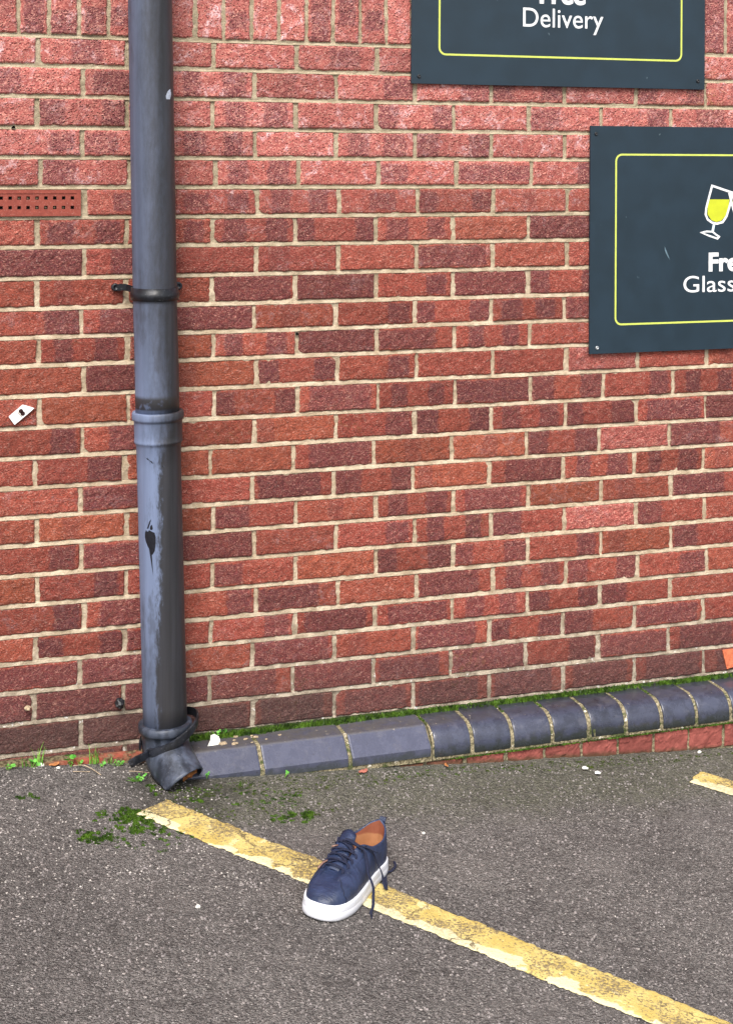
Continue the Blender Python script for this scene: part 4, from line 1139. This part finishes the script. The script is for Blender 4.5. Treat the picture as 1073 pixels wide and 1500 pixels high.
M['insole'] = simple('tan_insole', hexc('a87c58'), .8, .12, 60, .0006)
M['lace'] = simple('navy_cotton_lace', hexc('161c36'), .9, .3, 900, .0008)
M['aglet'] = simple('brown_aglet', hexc('7a5c50'), .4, .1)
M['tread'] = simple('dark_outsole', hexc('5a5a60'), .9, .2)
M['stitch'] = simple('dark_seam', hexc('10162a'), .8, .2)
n = len(OUT)
# sole: flared wall with a shallow groove line
V = []; F = []
def toe_spring(x): return .004 * max(0, 1 - (-x) / .05) ** 2
lay = [(.0, .985), (.0008, 1.03), (.004, 1.055), (.010, 1.06), (.017, 1.053), (.0175, 1.049), (.0185, 1.049), (.019, 1.050), (.026, 1.035), (.030, 1.03), (.0315, 1.015), (.0315, .95)]
for (z, s_) in lay:
    for p in OUT:
        q = loc((p[0], p[1], 0)); c = Vector((-.15, bendy(-.15), 0)); d = Vector((p[0] + .15, p[1], 0))
        L_ = .004 * (s_ - 1) / .05
        nr = Vector((d.x / .155, d.y / .05 * .9, 0)).normalized()
        V.append((q.x + nr.x * L_ * 1.0, q.y + nr.y * L_, z + toe_spring(p[0]) * (1 if z < .02 else 1.3)))
for j in range(len(lay) - 1): F += [(j * n + i, j * n + (i + 1) % n, (j + 1) * n + (i + 1) % n, (j + 1) * n + i) for i in range(n)]
F.append(tuple(range(n - 1, -1, -1))); F.append(tuple((len(lay) - 1) * n + i for i in range(n)))
sk('sole', V, F, M['sole'], label='thick white rubber sole')
# upper: annulus from the sole edge up to the throat and collar line
def upoint(i, s_, off=0.):
    p = OUT[i % n]; B = loc((p[0] * .985 - .002, p[1] * .965, .028)); K = loc((p[2], p[3], p[4])); h = K.z - B.z
    dx = K - B; hor = Vector((dx.x, dx.y, 0))
    toeness = max(0., min(1., hor.length / .09))
    C1 = B + Vector((0, 0, h * (.50 + .24 * toeness))) - hor * .03 + hor.normalized() * -.003 * (1 - toeness) if hor.length > 1e-6 else B + Vector((0, 0, h * .5))
    C2 = K - hor * .42 + Vector((0, 0, -.12 * h + -.10 * h * (1 - toeness) * 2))
    t_ = s_; P = B * (1 - t_) ** 3 + C1 * 3 * t_ * (1 - t_) ** 2 + C2 * 3 * t_ * t_ * (1 - t_) + K * t_ ** 3
    return P
m = 18; V = []; F = []
for j in range(m + 1):
    for i in range(n): V.append(tuple(upoint(i, j / m)))
# rolled collar edge turning inward
cen = Vector((-.235, bendy(-.235), .09))
def inward(i):
    a = Vector(V[m * n + i]); p = OUT[i]; k0 = loc((p[2], 0, p[4])); d = (Vector((-.17 if p[2] > -.17 else max(p[2], -.258), bendy(p[2]) + yoff(p[2], 1), a.z)) - a); d.z = 0
    return d.normalized()
for (o_, dz) in ((.0012, .0012), (.0032, .0010), (.0042, -.0015)):
    for i in range(n):
        a = Vector(V[m * n + i]); V.append(tuple(a + inward(i) * o_ + Vector((0, 0, dz))))
mm = m + 3
for j in range(mm): F += [(j * n + i, j * n + (i + 1) % n, (j + 1) * n + (i + 1) % n, (j + 1) * n + i) for i in range(n)]
sk('upper', V, F, M['leather'], label='smooth navy leather upper')
edge = [Vector(V[mm * n + i]) for i in range(n)]
# tan lining down to the insole
V = []; F = []; rows = [(0, .0), (.0035, -.008), (.004, -.025), (.002, -.045), (.0, -.068)]
for (o_, dz) in rows:
    for i in range(n):
        a = edge[i]; V.append((a.x, a.y, max(.037, a.z + dz)))
for j in range(len(rows) - 1): F += [(j * n + i, j * n + (i + 1) % n, (j + 1) * n + (i + 1) % n, (j + 1) * n + i) for i in range(n)]
# widen the lining below the rim so the cavity is roomy
for j in range(1, len(rows)):
    for i in range(n):
        x, y, z = V[j * n + i]; k = {1: .0, 2: .0, 3: .0, 4: .0}[j]; yc = bendy(x) + yoff(x, 1); V[j * n + i] = (x, yc + (y - yc) * (1 - .04 * j) * (1 if x < -.19 else .9), z)
sk('lining', V, F, M['tan'], label='tan leather lining inside the collar')
V = []; F = []
for p in OUT: q = loc((p[0] * .96 - .006, p[1] * .80, .0375)); V.append(tuple(q))
F.append(tuple(range(n))); sk('insole', V, F, M['insole'], smooth=False)
# heel lining ridge + pull tab
V = []; F = []; tp = Vector((-.3005, bendy(-.30), .110))
for i, (dx, dz, hw) in enumerate(((0, -.035, .008), (-.0012, -.020, .008), (-.002, -.008, .0075), (-.0065, -.002, .007), (-.0105, -.0025, .0065), (-.011, -.006, .0065))):
    for s_ in (-1, 1):
        for e_ in (0, .0022): V.append((tp.x + dx - e_, tp.y + s_ * hw, tp.z + dz - e_ * .3))
for i in range(5):
    a = i * 4; F += [(a, a + 2, a + 6, a + 4), (a + 1, a + 5, a + 7, a + 3), (a, a + 4, a + 5, a + 1), (a + 2, a + 3, a + 7, a + 6)]
F += [(0, 1, 3, 2), (20, 22, 23, 21)]
sk('heel_tab', V, F, M['leather'], smooth=False)
# tongue
V = []; F = []; tl = []
for k in range(12):
    f = k / 11; x = -.096 - f * .092; zc_ = .0620 + .041 * f ** .85 + (.006 * max(0, f - .8) / .2); hw = .024 - .007 * f
    for q in range(9):
        t_ = q / 4 - 1; V.append((x - .004 * (1 - abs(t_)) * (f > .9), bendy(x) - .014 - .008 * f + hw * t_, zc_ + .006 - .007 * t_ * t_))
b = len(V); V += [(v[0], v[1], v[2] - .004) for v in V]
for k in range(11): F += [(k * 9 + q, k * 9 + q + 1, (k + 1) * 9 + q + 1, (k + 1) * 9 + q) for q in range(8)]
F += [tuple(b + i for i in f[::-1]) for f in F[:]]
per = [q for q in range(9)] + [k * 9 + 8 for k in range(1, 12)] + [99 + q for q in range(7, -1, -1)] + [k * 9 for k in range(10, 0, -1)]
F += [(per[i], b + per[i], b + per[(i + 1) % len(per)], per[(i + 1) % len(per)]) for i in range(len(per))]
tongue = sk('tongue', V, F, M['leather'])
# eyestay facings: raised strips beside the throat
def surf(x_top, side, s_):
    """upper surface point on a side for the station whose throat x is x_top"""
    best = min((i for i in range(n) if (OUT[i][1] >= 0) == (side > 0)), key=lambda i: abs(OUT[i][2] - x_top)); return upoint(best, s_)
def surfn(i, s_):
    a = upoint(i, s_); b_ = upoint(i, min(1, s_ + .03)) if s_ < .97 else upoint(i, s_ - .03); c_ = upoint(i + 1, s_)
    nn = (b_ - a).cross(c_ - a); nn.normalize()
    if nn.z < 0: nn = -nn
    return a, nn
for side in (1, -1):
    ids = [i for i in range(n) if (OUT[i][1] > .03 if side > 0 else OUT[i][1] < -.03) and -.172 < OUT[i][2] < -.0995]
    if side < 0: ids = ids[::-1]
    V = []; F = []; W_ = [1.0, .94, .86, .78, .70, .66]
    for i in ids:
        for q, s_ in enumerate(W_):
            a, nn = surfn(i, s_); V.append(tuple(a + nn * (.0016 if 0 < q < 5 else .0002)))
    for k in range(len(ids) - 1): F += [(k * 6 + q, k * 6 + q + 1, (k + 1) * 6 + q + 1, (k + 1) * 6 + q) for q in range(5)]
    sk('eyestay', V, F, M['leather'])
def fcord(V, F, pts, w_, h_, n_=8, nsm=6, upv=None):
    P = bez(pts, nsm) if nsm else [Vector(p) for p in pts]; b = len(V)
    for i, p in enumerate(P):
        t_ = (P[min(i + 1, len(P) - 1)] - P[max(i - 1, 0)]).normalized(); up = upv or Vector((0, 0, 1))
        if abs(up.dot(t_)) > .95: up = Vector((0, 1, 0))
        s_ = t_.cross(up).normalized(); up = s_.cross(t_).normalized()
        for k in range(n_):
            a = 6.28318 * k / n_; V.append(tuple(p + s_ * w_ * math.cos(a) + up * h_ * math.sin(a)))
    for i in range(len(P) - 1): F += [(b + i * n_ + k, b + i * n_ + (k + 1) % n_, b + (i + 1) * n_ + (k + 1) % n_, b + (i + 1) * n_ + k) for k in range(n_)]
    F.append(tuple(b + k for k in range(n_ - 1, -1, -1))); F.append(tuple(b + (len(P) - 1) * n_ + k for k in range(n_)))
# seams on the quarters
for side in (1, -1):
    for x_t, a0, a1 in ((-.101, .86, .04), (-.178, .97, .62)):
        V = []; F = []
        ids = [i for i in range(n) if (OUT[i][1] > 0) == (side > 0)]
        k = min(ids, key=lambda i: abs(OUT[i][2] - x_t)); pts = []
        for q in range(12):
            s_ = a0 + (a1 - a0) * q / 11; kk_ = k + (side * int(round((a0 - s_) * (9 if x_t > -.15 else 22)))); a, nn = surfn(kk_ % n, s_); pts.append(a + nn * .0004)
        fcord(V, F, pts, .0009, .0006, 6, 3); sk('seam', V, F, M['stitch'])
# lacing: five bars crossing the throat, each dipping into an eyelet
V = []; F = []; EY = []
for k in range(5):
    xt = -.106 - k * .0140
    L_ = surf(xt, 1, .90); Rr_ = surf(xt, -1, .90); mid = (L_ + Rr_) / 2; top = Vector((mid.x + .002, mid.y, max(L_.z, Rr_.z) + .0100))
    L2 = surf(xt, 1, .80); R2 = surf(xt, -1, .80)
    EY.append((L2, R2))
    fcord(V, F, [L2 + Vector((0, 0, -.001)), L2 + Vector((0, 0, .0032)), L_ + Vector((.001, 0, .0048)), top, Rr_ + Vector((.001, 0, .0048)), R2 + Vector((0, 0, .0032)), R2 + Vector((0, 0, -.001))], .0030, .0011, 8, 6)
for k in range(4):                             # diagonals between the bars
    a = surf(-.106 - k * .014, 1 if k % 2 else -1, .97) + Vector((0, 0, .0045)); b_ = surf(-.120 - k * .014, -1 if k % 2 else 1, .97) + Vector((0, 0, .0045))
    fcord(V, F, [a, (a + b_) / 2 + Vector((0, 0, .0045)), b_], .0028, .0011, 8, 6)
sk('lace', V, F, M['lace'], label='navy lace threaded across the throat in flat bars')
# eyelets
for L2, R2 in EY:
    for c in (L2, R2):
        V = []; F = []; blob(V, F, (c.x, c.y, c.z + .0002), (.003, .003, .0016), 1, 10, 4, 0); sk('eyelet', V, F, M['stitch'])
SMi = SM.inverted()
def W(x, y, h): return SMi @ gp(x, y, h)
def onshoe(i, s_, h=.003): a, nn = surfn(i % n, s_); return a + nn * h
# loose ends: one runs down the near side to the ground, one down and off behind, one aglet forward over the toe
side_ids = [i for i in range(n) if OUT[i][1] > 0] ; side_ids2 = [i for i in range(n) if OUT[i][1] < 0]
def idx(side, xb): return min((side_ids if side > 0 else side_ids2), key=lambda i: abs(OUT[i][0] - xb))
NS = 1      # camera-side of the trainer
knot = surf(-.158, NS, .97) + Vector((0, 0, .007))
V = []; F = []
kb = surf(-.158, -1, .97); kt = (kb + surf(-.158, 1, .97)) / 2 + Vector((-.002, 0, .013))
fcord(V, F, [kt + Vector((.004, -.012, -.002)), kt, knot, onshoe(idx(NS, -.166), .80, .006), onshoe(idx(NS, -.158), .55, .004), onshoe(idx(NS, -.148), .28, .004), Vector((-.142, .060, .033)), Vector((-.134, .066, .014)), Vector((-.118, .074, .004)),
             W(.4775, -.880, .0035), W(.4745, -.892, .0035)], .0031, .0011, 8, 7)
fcord(V, F, [W(.4745, -.892, .0040), W(.4705, -.906, .004)], .0013, .0013, 8, 0)
sk('lace_end', V, F, M['lace'], label='loose lace end trailing down the side to the ground')
V = []; F = []
fcord(V, F, [kt + Vector((-.003, -.008, -.001)), kt + Vector((-.004, .004, 0)), knot + Vector((-.006, 0, 0)), onshoe(idx(NS, -.200), .82, .004), onshoe(idx(NS, -.205), .60, .004), onshoe(idx(NS, -.208), .34, .004), Vector((-.208, .049, .034)), Vector((-.206, .056, .016)), Vector((-.205, .064, .004)),
             W(.566, -.722, .0035), W(.586, -.706, .0035), W(.602, -.684, .003), W(.606, -.664, .003)], .0033, .0011, 8, 7)
sk('lace_end', V, F, M['lace'], label='loose lace end lying on the ground beside the heel')
V = []; F = []
a = surf(-.112, -1, .92) + Vector((0, 0, .006)); tipv = onshoe(idx(-1, -.05), .62, .004)
fcord(V, F, [a, (a + tipv) / 2 + Vector((0, 0, .003)), tipv], .0022, .0018, 8, 6)
sk('aglet', V, F, M['aglet'])
V = []; F = []
a = surf(-.145, -1, .90) + Vector((0, 0, .009)); fcord(V, F, [a + Vector((0, -.004, 0)), a + Vector((-.010, .006, .002))], .0018, .0018, 8, 0)
sk('aglet', V, F, M['aglet'])

# ------------------------------------------------------------------ litter and weeds
def scrap(name, pts, loc_, mat, th=.003, **k):
    r = random.Random(len(pts)); n_ = len(pts); V = [(loc_[0] + x, loc_[1] + y, loc_[2] + .001) for x, y in pts] + [(loc_[0] + x * .9, loc_[1] + y * .9, loc_[2] + th * (.7 + .6 * r.random()) + y * .5) for x, y in pts]
    F = [tuple(range(n_ - 1, -1, -1)), tuple(range(n_, 2 * n_))] + [(i, (i + 1) % n_, n_ + (i + 1) % n_, n_ + i) for i in range(n_)]
    return tag(mk(name, V, F, mat), **k)
scrap('paper_scrap', [(-.022, -.012), (-.010, -.014), (.008, -.010), (.016, .002), (.015, .016), (.004, .024), (-.008, .018), (-.012, .006)], (.333, -.062, .0715), M['paper'], .006, label='white crumpled scrap on the blue coping beside the downpipe', cat='litter')
cr = [(.352, -.072, .009), (.381, -.082, .0075), (.386, -.056, .004), (.4155, -.0585, .0055), (.443, -.053, .0065), (.4659, -.0748, .0035), (.395, -.035, .006), (.507, -.058, .0045), (.425, -.085, .003), (.436, -.040, .004)]
L1 = ['flat brown mortar crumb touching the white scrap', 'brown mortar crumb in front of the white scrap', 'tiny mortar crumb left of the first coping joint', 'mortar crumb just left of the first coping joint', 'mortar crumb just right of the first coping joint',
      'small mortar crumb right of the first joint near the chamfer', 'pale mortar crumb beside the moss at the first joint', 'mortar crumb farthest right on the chamfered coping', 'tiny crumb at the chamfer edge by the first joint', 'tiny crumb behind the first coping joint']
for i, (x, y, s) in enumerate(cr):
    V = []; F = []; blob(V, F, (x, y, .0715 + s * .25), (s * 1.15, s * .8, s * .45), i + 5, 9, 5, .5)
    tag(mk('mortar_crumb', V, F, M['crumb']), L1[i], 'crumb', 'mortar crumbs on the coping')
leaf_mesh('dead_leaf', ell, gp(-.070, -.030, .006), Euler((R(10), R(-5), R(5))), .013, M['dryleaf'], .15, label='small flat orange leaf on the asphalt at the wall foot, far left', cat='leaf')
leaf_mesh('dead_leaf', ell, gp(.697, -.172, .005), Euler((R(8), 0, R(20))), .014, simple('pinkish_leaf', hexc('96594a'), .8, .2), .2, label='small pinkish dead leaf on the ground below the chamfered coping', cat='leaf')
leaf_mesh('dead_leaf', ell, gp(.93, -.165, .005), Euler((R(20), 0, R(80))), .010, M['dryleaf'], .3, label='curled brown leaf at the foot of the first rounded coping bricks', cat='leaf')
leaf_mesh('dead_leaf', oak, gp(.135, -.050, .012), Euler((R(20), R(15), R(40))), .020, simple('pink_brown_leaf', hexc('8a5a4c'), .8, .2), .3, label='brown leaf tucked under the loose strap left of the outlet', cat='leaf')
def pebble(x, y, s, label, seed, mat=None):
    V = []; F = []; blob(V, F, tuple(gp(x, y, s * .5)), (s, s * .8, s * .75), seed, 10, 7, .35)
    tag(mk('pebble', V, F, mat or M['paper']), label, 'pebble', 'white pebbles on the asphalt')
pebble(-.1021, -.028, .0085, 'white pebble beside the orange leaf at the wall foot', 4)
pebble(.1274, -.7959, .0055, 'lone white pebble on the asphalt left of the shoe', 8)
pebble(.7264, -.5343, .0045, 'white pebble on bare asphalt right of the shoe heel', 12)
pebble(-.062, -.045, .005, 'small white pebble just right of the orange leaf', 15)
pebble(1.69, -.16, .006, 'white pebble against the red bricks near the short yellow line', 18)
for (x, y, rz, s, lb) in ((1.302, -.228, .2, .55, 'white splinter near the wall, the farther one of a pair'), (1.322, -.262, -.5, .55, 'white splinter near the wall, the nearer one of a pair')):
    z = gz(x, y) + .004
    scrap('paper_splinter', [(-.016 * s, -.003), (.010 * s, -.006), (.018 * s, -.001), (.004 * s, .005), (-.012 * s, .004)], (x, y, z), M['paper'], .002, label=lb, cat='litter')
def twig(pts, w_, label):
    V = []; F = []; fcord(V, F, [gp(x, y, h) for x, y, h in pts], w_, w_, 6, 5); tag(mk('twig', V, F, M['twig']), label, 'twig')
twig([(-.025, -.045, .006), (0, -.052, .009), (.02, -.075, .006), (.035, -.105, .004)], .0012, 'thin curved dry stalk on the asphalt left of the drain outlet')
twig([(-.03, -.075, .004), (-.01, -.078, .004), (.012, -.080, .003)], .0010, 'short straight dry stalk lying below the curved one')
twig([(.105, -.105, .010), (.13, -.112, .010), (.155, -.118, .008)], .0010, 'pale stalk beside the left side of the black outlet')
def grass_tuft(x, y, z, n_, hgt, seed, label):
    r = random.Random(seed); V = []; F = []
    for _ in range(n_):
        a = r.uniform(0, 6.28); h = hgt * r.uniform(.5, 1.1); w_ = r.uniform(.0012, .0022); bx, by = x + r.uniform(-.012, .012), y + r.uniform(-.006, .006)
        lean = h * r.uniform(.15, .7); b = len(V); sx_, sy_ = -math.sin(a) * w_, math.cos(a) * w_
        for k in range(5):
            f = k / 4; px = bx + math.cos(a) * lean * f * f; py = by + min(0.02, math.sin(a) * lean * f * f * .6); pz = z + h * (f - .25 * f * f * (lean / h)); q = 1 - f * .9
            V += [(px - sx_ * q, py - sy_ * q, pz), (px + sx_ * q, py + sy_ * q, pz)]
        F += [(b + 2 * k, b + 2 * k + 1, b + 2 * k + 3, b + 2 * k + 2) for k in range(4)]
    tag(mk('grass_tuft', V, F, M['grass'], smooth=True), label, 'grass', 'grass tufts at the wall foot')
grass_tuft(-.105, -.030, .055, 11, .062, 1, 'taller grass tuft at the far left wall foot')
grass_tuft(-.150, -.032, .058, 7, .030, 2, 'short grass sprig left of the taller tuft')
grass_tuft(.03, -.032, .045, 13, .055, 3, 'fine grass tuft in front of the red ledge left of the pipe')
grass_tuft(.062, -.034, .043, 6, .030, 4, 'few thin grass blades nearest the loose strap')
def weed(x, y, z, n_, size, spread, seed, label):
    r = random.Random(seed); root = empty('weed', (x, y, z), label=label, cat='weed', group='small weeds at the wall foot'); V = []; F = []; V2 = []; F2 = []
    for k in range(n_):
        a = r.uniform(0, 6.28); q = spread * math.sqrt(r.random()); lx, ly, lz = x + q * math.cos(a), y + q * math.sin(a) * .5, z + r.uniform(.004, .016) * size / .008
        fcord(V2, F2, [Vector((x, y, z - .004)), Vector((lx, ly, lz))], .0006, .0006, 4, 0)
        s = size * r.uniform(.6, 1.1); b = len(V); rot = Euler((R(r.uniform(15, 60)), R(r.uniform(-25, 25)), a)).to_matrix()
        out = [(1.1 * math.cos(t_), .75 * math.sin(t_)) for t_ in [2 * math.pi * i / 9 for i in range(9)]]
        V += [tuple(Vector((lx, ly, lz)) + rot @ Vector((u * s * .6, v * s * .6, -.15 * s * (v * v)))) for u, v in out] + [tuple(Vector((lx, ly, lz)) + rot @ Vector((0, 0, -.12 * s)))]
        F += [(b + i, b + (i + 1) % 9, b + 9) for i in range(9)]
    mk('leaves', V, F, M['leaf'], root, True); mk('stems', V2, F2, M['grass'], root)
weed(-.030, -.040, .050, 6, .015, .012, 11, 'broad-leaved weed between the orange leaf and the ledge')
weed(-.008, -.038, .048, 5, .009, .008, 12, 'small weed just right of the broad-leaved one')
weed(-.125, -.034, .055, 7, .010, .018, 13, 'low weed under the taller grass tuft')
weed(.045, -.048, .042, 6, .006, .012, 14, 'tiny weed below the red ledge')
weed(.085, -.050, .040, 10, .007, .022, 15, 'trailing weed under the loose strap end')
weed(.118, -.145, .036, 22, .007, .028, 16, 'clump of small weeds against the left of the outlet')
weed(.345, -.020, .078, 7, .006, .014, 17, 'pair of small sprouts in the moss behind the paper scrap')
weed(.372, -.018, .079, 6, .007, .008, 18, 'sprout in the moss nearest the first coping joint')
weed(.292, -.152, .026, 5, .006, .008, 19, 'sprig at the right lip of the outlet')
weed(.49, -.168, .010, 5, .006, .01, 20, 'sprig at the foot of the chamfered coping')
weed(-.185, -.04, .055, 8, .009, .015, 21, 'small weed at the far left edge of the wall foot')
